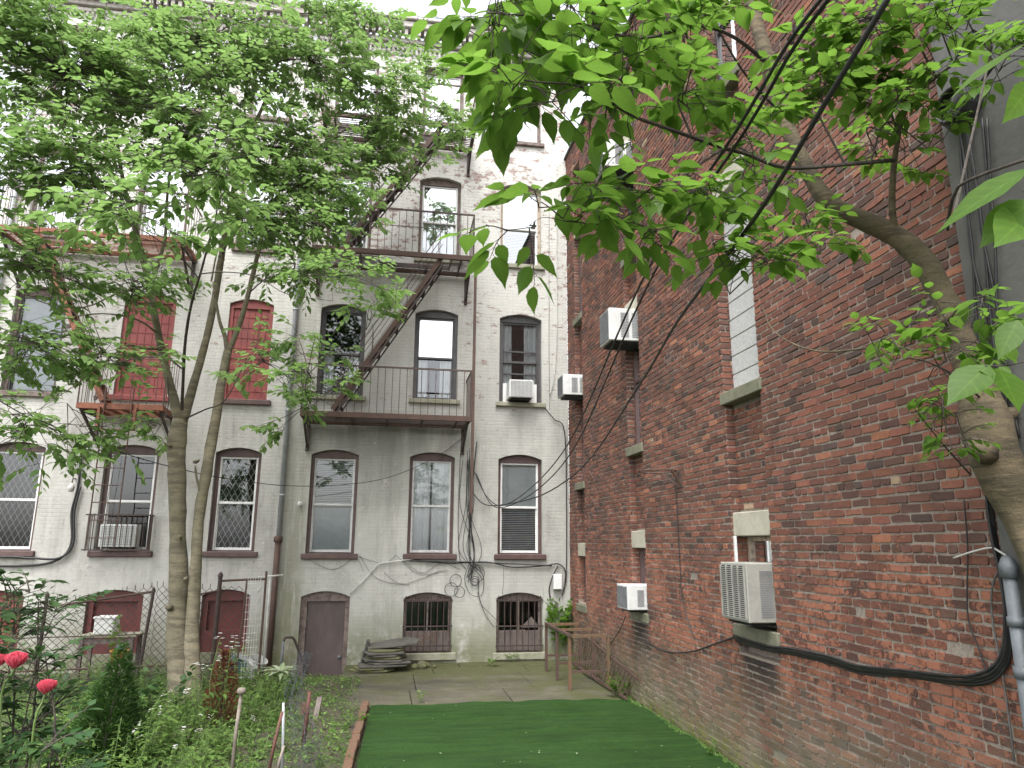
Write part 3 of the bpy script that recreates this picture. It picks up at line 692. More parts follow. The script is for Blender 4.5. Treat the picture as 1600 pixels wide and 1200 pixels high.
# ------------------------------------------------------------------ brick building on the right
BB = thing('brick_building', 'tall old red brick building with recessed bays along the right side', 'brick building', (XW, 8.9, 0))
CH = .0677
def pick(rr, z):
    u = rr.random()
    if u < .50: b = (.190, .070, .045)
    elif u < .72: b = (.135, .054, .040)
    elif u < .88: b = (.085, .043, .034)
    elif u < .93: b = (.050, .036, .033)
    elif u < .996: b = (.29, .115, .065)
    else: b = (.33, .25, .16)
    k = rr.uniform(.70, 1.30); return (b[0]*k, b[1]*k*rr.uniform(.94, 1.06), b[2]*k)
def brick_panel(mb, O, U, N, width, z0, z1, holes=(), seed=1, us=0., stretcher=.210, jit=1.):
    O = V(O); U = V(U); N = V(N); rr = random.Random(seed); k = int(math.ceil(z0/CH))
    while (k+1)*CH <= z1+.01:
        za = k*CH; zb = za+CH
        spans = [(0., width)]
        for (ha, hb, hz0, hz1) in holes:
            if zb > hz0+.02 and za < hz1-.02:
                ns = []
                for a, b in spans:
                    if hb <= a or ha >= b: ns.append((a, b)); continue
                    if ha > a: ns.append((a, ha))
                    if hb < b: ns.append((hb, b))
                spans = ns
        head = (k % 7 == 3); L = stretcher if not head else .106; off = us+(0 if k % 2 else L/2)+rr.uniform(-.012, .012)
        for a, b in spans:
            n0 = math.floor((a-off)/L)-1; u = off+n0*L; cuts = [a]
            while u < b:
                if u > a+.035 and u < b-.035: cuts.append(u+rr.uniform(-.006, .006))
                u += L
            cuts.append(b)
            for i in range(len(cuts)-1):
                ua, ub = cuts[i], cuts[i+1]; mg = .0050+rr.uniform(-.001, .0025)
                e0 = mg if i or a > 0 else -.001; e1 = mg if i < len(cuts)-2 or b < width else -.001
                x0, x1 = ua+e0, ub-e1
                if x1-x0 < .02: continue
                y0, y1 = za+mg+rr.uniform(-.001, .002), zb-mg+rr.uniform(-.002, .001)
                tilt = rr.uniform(-.002, .002)*jit
                if rr.random() < .0012: continue
                pr = rr.uniform(.005, .013) if rr.random() > .03 else .003
                c = rr.uniform(.004, .010); j = lambda q=.003: rr.uniform(-q, q)
                ring = [(x0+c, y0), (x1-c, y0), (x1, y0+c), (x1, y1-c), (x1-c, y1), (x0+c, y1), (x0, y1-c), (x0, y0+c)]
                if x1-x0 > .12:
                    ring = [(x0+c, y0), ((x0+x1)/2+j(.03), y0+j()), (x1-c, y0), (x1, y0+c), (x1, y1-c), (x1-c, y1), ((x0+x1)/2+j(.03), y1+j()), (x0+c, y1), (x0, y1-c), (x0, y0+c)]
                ring = [(x+j(), y+j()+tilt*(1 if x > (x0+x1)/2 else -1)) for x, y in ring]
                cx, cy = (x0+x1)/2, (y0+y1)/2; bs = len(mb.v); n = len(ring); e = rr.uniform(.002, .005); tl = (rr.uniform(-.002, .002), rr.uniform(-.0015, .0015))
                for x, y in ring: mb.v.append(tuple(O+U*x+V((0, 0, y))-N*.004))
                for x, y in ring:
                    xx = x-math.copysign(min(e, abs(x-cx)*.5), x-cx); yy = y-math.copysign(min(e, abs(y-cy)*.5), y-cy)
                    mb.v.append(tuple(O+U*xx+V((0, 0, yy))+N*(pr+(tl[0] if x > cx else -tl[0])+(tl[1] if y > cy else -tl[1]))))
                tn = pick(rr, za)
                for q in range(n): mb.face((bs+q, bs+(q+1) % n, bs+n+(q+1) % n, bs+n+q), 1, tn)
                mb.face([bs+n+q for q in range(n)], 1, tn)
        k += 1
Y0, Y1, ZB = 3.76, 14.0, 10.42
bays = [(6.38, 7.15), (9.76, 10.36), (12.88, 13.42)]; RB0 = 1.10; D1 = .10
#        (y0, y1, sill z, head z) openings in each bay
opn = [[(6.38, 7.15, 1.37, 2.24), (6.38, 7.15, 3.76, 6.02), (6.38, 7.15, 7.30, 9.2)],
       [(9.76, 10.36, 1.23, 2.10), (9.76, 10.36, 3.57, 5.60), (9.76, 10.36, 6.60, 8.5)],
       [(12.88, 13.42, 1.08, 1.93), (12.88, 13.42, 3.28, 4.95), (12.88, 13.42, 6.55, 8.3)]]
w = MB(); mort = w.mat('mortar'); br = w.mat('brick')
holesF = [rect(a, b, RB0, ZB-.6) for a, b in bays]
w.plate(rect(Y0, Y1, -.1, ZB), holesF, 'yz', XW, XW+.08, 0, back=False)
for (a, b), os_ in zip(bays, opn):
    hs_ = [rect(a+.004, b-.004, q[2], q[3]) for q in os_]
    w.plate(rect(a-.05, b+.05, RB0-.05, ZB-.55), hs_, 'yz', XW+D1, XW+.36, 0, back=False)
    for q in (a, b): w.box((XW+.01, q-(.06 if q == a else -.001), RB0), (XW+D1-.001, q+(-.001 if q == a else .06), ZB-.6), 0)
    w.box((XW+.01, a, RB0-.06), (XW+D1-.001, b, RB0-.001), 0)
brick_panel(w, (XW, Y0, 0), (0, 1, 0), (-1, 0, 0), Y1-Y0, 0, ZB, [(a-Y0, b-Y0, RB0, ZB-.6) for a, b in bays], 3)
for i, ((a, b), os_) in enumerate(zip(bays, opn)):
    hh = [(0, b-a, q[2]-.13, q[3]+(.24 if k < 2 else .2)) for k, q in enumerate(os_)]
    brick_panel(w, (XW+D1, a, 0), (0, 1, 0), (-1, 0, 0), b-a, RB0, ZB-.6, hh, 11+i, .05)
    # far cheek of the bay (faces the camera) and of each opening
    brick_panel(w, (XW-.004, b, 0), (1, 0, 0), (0, -1, 0), D1, RB0, ZB-.6, (), 31+i, 0., .2)
    brick_panel(w, (XW+.0, a, 0), (1, 0, 0), (0, 1, 0), D1, RB0, ZB-.6, (), 61+i, 0., .2)
    for k, q in enumerate(os_): brick_panel(w, (XW+D1-.004, b-.004, 0), (1, 0, 0), (0, -1, 0), .16, q[2], q[3], (), 41+i*3+k, 0., .2)
w.build('wall', ['mortar', 'brick'], BB, tones=True)
bk = MB(); bk.box((XW+.365, Y0+.02, -.1), (XW+.40, Y1+.25, ZB-.05)); bk.box((XW+.09, Y1+.002, -.1), (XW+4, Y1+.25, ZB-.02)); bk.box((XW+.09, Y0+.002, -.1), (XW+.36, Y0+.2, ZB-.02))
bk.box((XW+.40, Y0+.02, ZB-.2), (XW+6, Y1, ZB-.05)); bk.box((XW+.09, Y0+.21, ZB-.5), (XW+.364, Y1, ZB-.03))
bk.build('inner_wall', 'dark_gap', BB)
cp = MB(); cp.box((XW-.05, Y0, ZB+.001), (XW+.4, Y1+.3, ZB+.07), bev=.015)
for k in range(30): 
    y = Y0+.2+k*.34
cp.build('coping', 'roof', BB)
def stone(mb_name, y0, y1, z0, z1, out, mat, parent, back=.02):
    m_ = MB(); m_.box((XW-out, y0, z0), (XW+D1+back, y1, z1), 0, bev=.008); return m_.build(mb_name, mat, parent)
names = [['lower bay window with sandstone lintel above the big air conditioner', 'window bricked up with grey concrete blocks', 'top window in the near bay'],
         ['small brown framed window over the small white air conditioner', 'tall window under the raised white air conditioner', 'upper window in the middle bay'],
         ['narrow dark window in the far bay', 'window under the far white air conditioner', 'upper window in the far bay']]
for i, os_ in enumerate(opn):
    for k, (a, b, z0, z1) in enumerate(os_):
        c = MB(); X = XW+(.155 if i == 0 else .112); fw = .05
        c.box((X, a+.005, z0), (X+.05, a+.005+fw, z1), bev=.004); c.box((X, b-fw-.005, z0), (X+.05, b-.005, z1), bev=.004)
        c.box((X+.001, a+fw, z1-fw), (X+.05, b-fw, z1-.002), bev=.004); c.box((X+.001, a+fw, z0+.002), (X+.05, b-fw, z0+fw), bev=.004)
        if k: c.box((X+.002, a+fw, (z0+z1)/2-.025), (X+.05, b-fw, (z0+z1)/2+.025), bev=.004)
        mt = 'tan_wood' if (i, k) == (0, 0) else ('brown_paint' if k < 2 else 'dark_frame')
        wn = c.build('window', mt, BB); wn['label'] = names[i][k]
        ho = -.006 if (i, k) in ((0, 0),) else .004
        stone('lintel', a-.002 if i else a-.01, b+.002, z1, z1+(.24 if k < 2 else .2), ho-D1+.095, 'lintel', wn)
        stone('sill', a-.05, b+.05, z0-.13, z0, .035, 'sill_dark', wn)
        if (i, k) == (0, 1):
            c = MB(); n = 11
            for q in range(n): h = (z1-z0)/n; c.box((XW+.105, a+.012+rnd.uniform(0, .01), z0+h*q+.004), (XW+.15, b-.012-rnd.uniform(0, .012), z0+h*(q+1)-.004), bev=.006)
            c.build('concrete_blocks', 'block', wn)
        else:
            c = MB(); c.poly([(X+.03, a+.04, z0+.03), (X+.03, b-.04, z0+.03), (X+.03, b-.04, z1-.03), (X+.03, a+.04, z1-.03)]); c.build('pane', 'glass_bright' if k == 2 else 'glass_dim', wn)
            c = MB(); c.poly([(X+.08, a+.04, z0), (X+.08, b-.04, z0), (X+.08, b-.04, z1), (X+.08, a+.04, z1)]); c.build('shade', 'shade_light' if (k == 2 or (i, k) in ((1, 1), (2, 1))) else ('red_dark' if i == 1 else 'plank'), wn)
        if (i, k) == (0, 0):
            c = MB(); c.box((XW+.0, b-.05, z0+.46), (XW+.022, b-.008, z1+.0), bev=.004); c.build('loose_board', 'white_pvc', wn)

# ------------------------------------------------------------------ stucco building at the right edge
SB = thing('stucco_building', 'plain grey stucco building with hanging black cables at the right edge beyond the brick', 'building', (3.55, 1.5, 0))
w = MB(); w.box((3.53, -3.0, -.1), (9., 3.755, 10.9), bev=.02); w.build('wall', 'stucco', SB)
w = MB(); w.box((3.48, -3.05, 10.901), (9.1, 3.80, 11.05), bev=.02); w.build('coping', 'roof', SB)
# ------------------------------------------------------------------ fire escapes
def platform(t, x0, x1, z, yf, slat_mat, beam_mat, hole=None, brk=True, bz=.52, rail=True, rx0=None):
    """slatted platform from the wall out to yf with beams, brackets and a railing"""
    b = MB(); b.box((x0, yf-.02, z-.09), (x1, yf+.03, z+.01), 0, bev=.004); b.box((x0, YF-.10, z-.09), (x1, YF-.05, z-.01), bev=.004)
    for x in (x0+.02, x1-.02): b.box((x-.018, yf+.031, z-.085), (x+.018, YF-.002, z-.005))
    b.build('beam', beam_mat, t)
    b = MB(); y = yf+.06
    while y < YF-.12:
        xs = [(x0+.04, x1-.04)] if not hole or y > hole[2] else [(x0+.04, hole[0]), (hole[1], x1-.04)]
        for a, c in xs:
            if c-a > .05: b.box((a, y, z-.026), (c, y+.020, z-.016))
        y += .068
    for k in range(5):
        x = x0+.25+(x1-x0-.5)*k/4
        if hole and hole[0] < x < hole[1]: b.box((x-.015, hole[2], z-.09), (x+.015, YF-.03, z-.0405)); continue
        b.box((x-.015, yf+.035, z-.09), (x+.015, YF-.03, z-.0405))
    if hole:
        b.box((hole[0]-.02, yf+.035, z-.085), (hole[0], hole[2], z-.002)); b.box((hole[1], yf+.035, z-.085), (hole[1]+.02, hole[2], z-.002)); b.box((hole[0]-.02, hole[2]-.0, z-.085), (hole[1]+.02, hole[2]+.02, z-.004))
    b.build('slatted_floor', slat_mat, t)
    if brk:
        for x in (x0+.06, x1-.06):
            b = MB(); b.bar((x, yf+.08, z-.11), (x, YF-.03, z-bz), .035, .05); b.box((x-.03, YF-.05, z-bz-.08), (x+.03, YF-.002, z-.10)); b.box((x-.02, yf+.04, z-.125), (x+.02, YF-.05, z-.09)); b.build('bracket', 'iron_dark', t)
    if rail:
        a0 = rx0 if rx0 is not None else x0
        b = MB(); zr = z+.88
        b.box((a0, yf-.012, zr-.02), (x1, yf+.02, zr+.01)); b.box((a0-.001, yf+.02, zr-.018), (a0+.02, YF, zr+.008)); b.box((x1-.02, yf+.02, zr-.018), (x1+.001, YF, zr+.008))
        n = int((x1-a0)/.128)
        for i in range(n+1): x = a0+.01+(x1-a0-.02)*i/n; b.tube([(x, yf+.004, z), (x, yf+.004, zr)], .0065 if i not in (0, n) else .014, 5)
        for x in (a0+.01, x1-.01):
            for i in range(1, 6): y = yf+(YF-yf)*i/6; b.tube([(x, y, z), (x, y, zr)], .0065, 5)
        b.build('railing', 'rail', t)
def stair(t, x0, z0, x1, z1, ya, yb, mat, side=-1, n=12):
    b = MB()
    for y in (ya, yb): b.bar((x0, y, z0+.05), (x1, y, z1+.05), .018, .085)
    b.build('stringer', mat, t)
    b = MB()
    for i in range(n):
        u = (i+.5)/n; x = x0+(x1-x0)*u; z = z0+(z1-z0)*u
        b.box((x-.085, ya-.006, z-.014), (x+.085, yb+.006, z)); b.box((x-.075, ya-.008, z-.075), (x-.02, ya+.008, z-.0141)); b.box((x-.075, yb-.008, z-.075), (x-.02, yb+.008, z-.0141))
    for y in (ya+.002, yb-.002): b.bar((x0+.03, y, z0-.07), (x1+.03, y, z1-.07), .012, .03)
    b.build('treads', 'iron_dark', t)
    for y in (ya, yb):
        b = MB(); up = V((0, 0, .62)); b.tube([V((x0, y, z0))+up*.95, V((x1, y, z1))+up], .009, 5); b.tube([V((x0, y, z0))+up*.5, V((x1, y, z1))+up*.5], .006, 5)
        for u in (.03, .34, .66, .97): p = V((x0, y, z0)).lerp(V((x1, y, z1)), u); b.tube([p, p+up], .007, 5)
        b.build('handrail', 'rail', t)
FE = thing('fire_escape', 'brown rusty iron fire escape with three platforms, on the flaking white house', 'fire escape', (0, YF, 4.42))
yf = 13.06
platform(FE, -1.60, 1.47, 4.44, yf, 'iron_dark', 'rust')
platform(FE, -1.60, 1.47, 7.61, yf, 'iron_dark', 'rust', hole=(-.35, 1.02, 13.62), bz=.60)
platform(FE, -1.60, 1.47, 10.45, yf, 'iron_dark', 'rust', hole=(-.35, .95, 13.62), bz=.55)
stair(FE, -1.05, 4.45, .86, 7.55, 13.12, 13.58, 'rust')
stair(FE, -1.05, 7.63, .80, 10.40, 13.12, 13.58, 'rust')
b = MB(); b.box((1.475, yf-.03, 2.68), (1.525, yf+.0, 7.62), bev=.004); b.box((1.476, yf+.001, 2.72), (1.484, yf+.03, 7.6)); b.build('post', 'rust', FE)
b = MB(); b.tube([(-.55, yf+.01, 8.14), (.93, yf+.01, 8.14), (.93, yf+.01, 7.67)], .009, 5); b.tube([(-.55, yf+.01, 8.14), (-.55, yf+.01, 7.67)], .009, 5); b.build('guard_rail', 'rail', FE)
FL = thing('fire_escape', 'orange rusted iron fire escape with a drop ladder on the left house', 'fire escape', (-5, YF, 4.42))
platform(FL, -6.98, -3.85, 7.56, yf, 'rust_orange', 'rust_orange', hole=(-6.5, -5.4, 13.6), bz=.75)
platform(FL, -5.32, -3.92, 4.46, yf+.10, 'rust_orange', 'rust_orange', bz=.5)
stair(FL, -4.95, 4.48, -6.38, 7.5, 13.22, 13.58, 'rust_orange')
b = MB()
for x in (-4.86, -4.42): b.bar((x, yf+.06, 2.05), (x, yf+.06, 4.75), .012, .03)
for k in range(9): z = 2.2+.29*k; b.tube([(-4.86, yf+.06, z), (-4.42, yf+.06, z)], .009, 5)
b.build('drop_ladder', 'rust', FL)
b = MB(); b.box((-4.95, yf+.02, 4.02), (-4.91, yf+.09, 4.40)); b.box((-4.37, yf+.02, 4.02), (-4.33, yf+.09, 4.40)); b.box((-4.95, yf+.03, 4.0), (-4.33, yf+.08, 4.02)); b.build('ladder_bracket', 'rust_orange', FL)

# ------------------------------------------------------------------ downspouts, conduits
def downspout(path, r, label, zj=None, x=None):
    b = MB(); b.tube(path, r, 12); 
    for z in (3.0, 4.6, 6.6, 8.5, 10.4): b.lathe([(r+.003, -.02), (r+.008, -.02), (r+.008, .02), (r+.003, .02)], (path[0][0]+(path[-1][0]-path[0][0])*(z-path[0][2])/(path[-1][2]-path[0][2]), path[0][1], z), 12)
    t = thing('downspout', label, 'downspout', (path[0][0], path[0][1], 0)); b.build('pipe', 'galv', t, smooth=True); return t
D = downspout([(-1.93, YF-.07, 2.25), (-1.93, YF-.07, ZT)], .045, 'grey galvanised downspout with a rusty lower length between the two white houses')
b = MB(); b.tube([(-1.94, YF-.07, -.02), (-1.935, YF-.07, 2.20)], .052, 12); b.lathe([(.052, 0), (.078, .02), (.078, .10), (.055, .12)], (-1.935, YF-.07, 2.14), 14); b.lathe([(.053, 0), (.06, 0), (.06, .03), (.053, .03)], (-1.935, YF-.07, 1.55), 14); b.build('iron_pipe', 'rust', D, smooth=True)
D2 = downspout([(-7.22, YF-.09, .2), (-7.22, YF-.09, ZT)], .045, 'grey galvanised downspout at the far left corner of the left house')
b = MB(); P = wal(1577, 862, 3.47); px = P.y
b.tube([(3.45, px, -.05), (3.45, px, 2.02)], .036, 14); b.lathe([(.036, 0), (.046, 0), (.046, .06), (.036, .06)], (3.45, px, 1.45), 14); b.lathe([(.036, -.05), (.047, -.05), (.047, .02), (.03, .06), (.005, .075)], (3.45, px, 2.03), 14)
b.lathe([(.036, 0), (.044, 0), (.044, .05), (.036, .05)], (3.45, px, 1.72), 14)
solo(b, 'conduit', 'galv_dark', 'thick grey steel conduit with a capped top at the near end of the brick wall', 'conduit', (3.45, px, 0), smooth=True)

# ------------------------------------------------------------------ air conditioners
def ac(label, x0, x1, y0, y1, z0, z1, face, mat='ac_white', big=False, tilt=0.):
    """window unit. face: axis of the outer face, '-y' on the facade or '-x' on the brick wall"""
    t = thing('air_conditioner', label, 'air conditioner', ((x0+x1)/2, (y0+y1)/2, z0), 'window air conditioners')
    c = MB(); c.box((x0, y0, z0), (x1, y1, z1), bev=.008)
    if not big:
        if face == '-x':       # louvre strips on the side
            c.box((x0+.10, y0-.003, z0+.06), (x0+.105, y0+.002, z1-.05))
    c.build('casing', mat, t)
    g_ = MB(); fr = MB(); m = .028
    if face == '-y':
        g_.poly([(x0+m, y0-.004, z0+m), (x1-m, y0-.004, z0+m), (x1-m, y0-.004, z1-m), (x0+m, y0-.004, z1-m)])
        nx = 16
        for i in range(nx+1): x = x0+m+(x1-x0-2*m)*i/nx; fr.box((x-.004, y0-.010, z0+m), (x+.004, y0-.0045, z1-m))
        nz_ = 12
        for i in range(nz_+1): z = z0+m+(z1-z0-2*m)*i/nz_; fr.box((x0+m, y0-.012, z-.003), (x1-m, y0-.0101, z+.003))
    else:
        g_.poly([(x0-.004, y0+m, z0+m), (x0-.004, y1-m, z0+m), (x0-.004, y1-m, z1-m), (x0-.004, y0+m, z1-m)])
        if big:
            for i in range(5): y = y0+m+(y1-y0-2*m)*i/4; fr.box((x0-.020, y-.007, z0+m), (x0-.0045, y+.007, z1-m))
            n = 26
            for i in range(n): z = z0+m+(z1-z0-2*m)*i/n; fr.box((x0-.018, y0+m, z), (x0-.005, y1-m, z+.0075))
        else:
            n = 18
            for i in range(n+1): z = z0+m+(z1-z0-2*m)*i/n; fr.box((x0-.010, y0+m, z-.003), (x0-.0045, y1-m, z+.003))
            n = 14
            for i in range(n+1): y = y0+m+(y1-y0-2*m)*i/n; fr.box((x0-.008, y-.003, z0+m), (x0-.0046, y+.003, z1-m))
        # side vents, set into the near side
        sv = MB(); xa, xb = (x0+.28*(x1-x0), x0+.47*(x1-x0)) if not big else (3.435, 3.555)
        rows = [(xa, xb)] if big else [(xa, xb), (x0+.55*(x1-x0), x0+.74*(x1-x0))]
        for a, b_ in rows:
            n = 22 if big else 16
            for i in range(n): z = z0+.05+(z1-z0-.11)*i/n; sv.box((a, y0-.005, z), (b_, y0+.001, z+(z1-z0-.1)/n*.5))
        sv.build('side_vent', 'ac_grille', t)
    g_.build('coil', 'ac_grille' if not big else 'dark_gap', t); fr.build('grille', mat if not (mat == 'ac_white' and face == '-x') else 'ac_grille', t)
    u = MB(); u.box((x0+.05, y0+.05, z0-.03), (x1-.05, y1-.02, z0-.001)); u.build('foot_plate', 'dark_gap', t)
    return t
a = fac(797, 600, 13.78); bq = fac(834, 628, 13.78)
ac('white air conditioner in the curtained second floor window of the flaking house', 2.29, 2.78, YF-.30, YF+.07, 4.985, 5.34, '-y')
a2 = ac('white air conditioner with blue-grey grille behind the iron window guard of the left house', -4.93, -4.34, YF-.18, YF+.10, 2.05, 2.44, '-y')
ac('large grey-beige air conditioner with slatted back low on the brick wall', 3.31, 3.80, 6.40, 6.93, 1.45, 1.985, '-x', 'ac_beige', True)
ac('small white air conditioner lowest on the brick wall, in the middle bay', 3.30, 3.80, 9.80, 10.27, 1.27, 1.60, '-x')
ac('white air conditioner high in the middle bay of the brick wall, above the tall window', 3.15, 3.80, 9.86, 10.34, 5.12, 5.62, '-x')
ac('white air conditioner in the farthest bay of the brick wall, nearest the white house', 3.20, 3.80, 12.95, 13.40, 4.92, 5.32, '-x')
ac('topmost air conditioner on the brick wall, white and half hidden by leaves', 3.12, 3.80, 9.84, 10.34, 7.95, 8.42, '-x')

# ------------------------------------------------------------------ cables
def cab(pts, r, mat, label, group=None, name='cable', n=6, k=6, extra=()):
    b = MB()
    for pp in [pts]+list(extra): b.tube(smoothpath(pp, k) if k else pp, r, n)
    return solo(b, name, mat, label, 'cable', V(pts[0]), group, smooth=True)
def F(lst, off=.02): return [fac(x, y, YF-off) for x, y in lst]
def Wl(lst, off=.03): return [wal(x, y, XW-off) for x, y in lst]
def sag(a, b, d, n=14): a = V(a); b = V(b); return [a.lerp(b, i/n)-V((0, 0, 4*d*(i/n)*(1-i/n))) for i in range(n+1)]
def span(pxs, ys, r, mat, label, group=None):
    return cab([fac(x, y, Y) for (x, y), Y in zip(pxs, ys)], r, mat, label, group)
gO = 'black overhead service cables'
span([(1305, -30), (1230, 70), (1150, 205), (1000, 445), (890, 690), (830, 762), (785, 790), (760, 775), (741, 737)], [1.9, 2.2, 2.7, 4.6, 8.6, 11.6, 13.3, 13.8, 13.97], .0085, 'cable', 'upper of the two thin black cables crossing from the top to the white house', gO)
span([(1316, -30), (1240, 75), (1164, 205), (1010, 450), (899, 697), (840, 765), (790, 792), (765, 785), (744, 740)], [1.9, 2.2, 2.7, 4.6, 8.6, 11.6, 13.3, 13.8, 13.97], .0085, 'cable', 'lower of the two thin black cables crossing from the top to the white house', gO)
span([(1398, -20), (1290, 160), (1180, 340), (1060, 500), (1000, 600), (915, 725), (850, 772), (790, 788), (757, 788), (737, 768)], [1.6, 2.0, 2.7, 4.2, 5.9, 9.6, 12.1, 13.4, 13.85, 13.98], .0105, 'cable', 'thickest black cable slanting down over the brick wall towards the white house', gO)
span([(-60, 590), (60, 660), (160, 697), (250, 725), (350, 747), (450, 759), (540, 757), (610, 745), (680, 715), (722, 685)], [8, 9.0, 10, 10.8, 11.7, 12.6, 13.2, 13.6, 13.9, 13.98], .0065, 'cable', 'thin dark line sagging across the first floor from the left trees', None)
cab(F([(745, 690), (738, 760), (736, 820), (741, 870), (736, 905)], .05), .011, 'cable', 'black cable drop beside the rusty post', 'cables hanging on the white house wall')
ex = []
for k in range(9):
    x = 722+rnd.uniform(0, 14); ex.append(F([(x+rnd.uniform(-3, 3), 690+rnd.uniform(0, 30)), (x+rnd.uniform(-4, 5), 790), (x+rnd.uniform(-12, 22), 860), (x+rnd.uniform(-20, 30), 900+rnd.uniform(-20, 10))], .03+.004*k))
for k in range(6):
    cx, cy, rr_ = rnd.choice([(705, 912), (712, 905), (742, 909), (716, 917), (742, 903)])[0], 0, 0
    cx, cy, rr_ = [(705, 921, 10), (712, 907, 9), (742, 908, 7), (742, 909, 5), (718, 925, 8), (744, 896, 13)][k]
    ex.append(F([(cx+rr_*cos(a*.62), cy+rr_*1.05*sin(a*.62)) for a in range(12)], .04+.003*k))
ex.append(F([(733, 880), (726, 905), (735, 928), (752, 930), (756, 905), (748, 885)], .05)); ex.append(F([(747, 900), (750, 940), (765, 958), (775, 968)], .05)); ex.append(F([(746, 925), (756, 955), (768, 975), (772, 980)], .04))
cab(F([(720, 695), (716, 800), (718, 870), (728, 890)], .03), .0055, 'cable', 'tangle of thin black cables coiled between the two cellar windows', 'cables hanging on the white house wall', 'cable_tangle', 5, 6, ex)
cab(F([(640, 873), (700, 880), (760, 878), (800, 886), (850, 884), (872, 881), (883, 892), (882, 915), (878, 930)], .04), .012, 'cable', 'black cable run below the first floor sills to the white box', 'cables hanging on the white house wall', 'cable', 6, 6, [F([(640, 876), (720, 878), (780, 880), (862, 884)], .06), F([(860, 935), (858, 920), (864, 900), (872, 884)], .05)])
cab(F([(851, 637), (866, 655), (882, 674), (885, 780), (885, 880), (884, 910)], .04), .010, 'cable', 'black cable dropping down the right corner of the white house', 'cables hanging on the white house wall', 'cable', 6, 6)
cab(F([(871, 300), (870, 400), (870, 520), (866, 585), (859, 617)], .04), .008, 'cable_white', 'thin white cable hanging at the right edge of the white house', 'cables hanging on the white house wall')
cab(F([(858, 330), (858, 480), (858, 560), (859, 640)], .02), .004, 'cable_grey', 'thin grey wire straight down beside the right hand windows', 'cables hanging on the white house wall')
cab(F([(547, 928), (570, 905), (590, 882), (596, 880), (640, 874), (690, 867)], .05), .012, 'cable_white', 'white conduit rising from the cellar door to the middle window sill', None, 'conduit', 8, 0)
cab(F([(562, 868), (582, 898), (605, 910), (640, 914)], .02), .004, 'cable_grey', 'loose thin wires trailing right of the cellar door', 'cables hanging on the white house wall', 'cable', 5, 6,
    [F([(478, 872), (520, 890), (555, 872), (568, 893)], .02), F([(560, 870), (600, 880), (620, 866)], .02), F([(620, 868), (645, 892), (670, 897), (700, 890)], .02), F([(632, 878), (660, 895), (690, 880), (720, 890)], .02), F([(600, 895), (625, 912), (655, 905), (690, 890)], .02)])
cab(F([(786, 880), (787, 900), (785, 929)], .01), .004, 'cable_grey', 'short wire from the right sill to the broken cellar window', 'cables hanging on the white house wall')
cab(F([(128, 700), (122, 760), (112, 800), (112, 845), (100, 868), (75, 880), (30, 884), (-20, 884)], .05), .020, 'cable', 'thick black cable looping under the leftmost window', 'cables hanging on the left house', 'cable', 7, 6, [F([(126, 760), (116, 800), (114, 850), (92, 872), (50, 872), (0, 871), (-20, 890)], .08)])
cab(F([(200, 645), (185, 690), (172, 760), (160, 812)], .03), .004, 'cable_grey', 'thin wire slanting down beside the guarded window', 'cables hanging on the left house')
BG = []
for k in range(6):
    d = k*.010-.02; BG.append([p+V((-.006*k, 0, d+rnd.uniform(-.008, .008))) for p in Wl([(1150, 998), (1200, 1012), (1240, 1020), (1300, 1033), (1345, 1046), (1420, 1054), (1500, 1064), (1540, 1062), (1566, 1046), (1577, 1015), (1578, 960), (1570, 905), (1558, 850), (1550, 790), (1545, 700), (1540, 640)])])
cab(BG[0], .010, 'cable', 'thick bundle of black cables sagging across the lower brick wall up to the conduit', None, 'cable_bundle', 6, 6, BG[1:])
cab(Wl([(978, 962), (968, 985), (950, 1012)], .05), .008, 'cable', 'short black cable slanting from the small air conditioner to the rusty frame', 'cables on the brick wall')
cab(Wl([(1148, 995), (1120, 1005), (1080, 1018), (1040, 1018), (1010, 1003)], .03), .010, 'cable', 'black cable sagging left from the big air conditioner sill', 'cables on the brick wall')
cab(Wl([(1054, 745), (1058, 800), (1062, 880), (1066, 935), (1078, 980), (1086, 998)], .02), .006, 'cable', 'thin black wire hanging from the rusty hoop', 'cables on the brick wall')
cab(Wl([(1506, 780), (1512, 860), (1512, 960), (1530, 1015), (1545, 1060)], .03), .005, 'cable', 'thin black wire hanging near the right end of the brick wall', 'cables on the brick wall')
cab(Wl([(1575, 870), (1552, 910), (1550, 960), (1560, 1020), (1572, 1090), (1585, 1190)], .03), .006, 'cable_grey', 'thin grey wire by the steel conduit', 'cables on the brick wall')
cab(Wl([(1490, 872), (1520, 862), (1548, 856), (1562, 862), (1578, 872)], .06), .006, 'cable_white', 'short pale stiff wire poking left from the conduit cap', None)
ex = []
for x0_, x1_ in ((1494, 1560), (1500, 1545), (1512, 1570), (1530, 1580), (1505, 1590), (1540, 1575)):
    ex.append([wal(x0_+(x1_-x0_)*q+rnd.uniform(-5, 5), 185+q*500, 3.53-.03) for q in (0, .2, .4, .6, .8, 1.)])
cab(ex[0], .009, 'cable', 'black cables hanging down the grey stucco wall behind the trunk', None, 'cable_bundle', 6, 6, ex[1:])
m_ = MB(); c = wal(1505, 165, 3.50)
for k in range(7): m_.tube([c+V((-.015*k, .15*cos(a*.4)*(1-.03*k), .15*sin(a*.4)*(1-.05*k))) for a in range(17)], .012, 6)
m_.tube(smoothpath([c+V((-.05, -.15, 0)), c+V((-.1, -.5, .06)), c+V((-.1, -1.0, .0)), c+V((-.05, -1.6, .3))]), .012, 6)
solo(m_, 'cable_coil', 'cable', 'black coil of cable hung high on the grey stucco wall', 'cable', c)

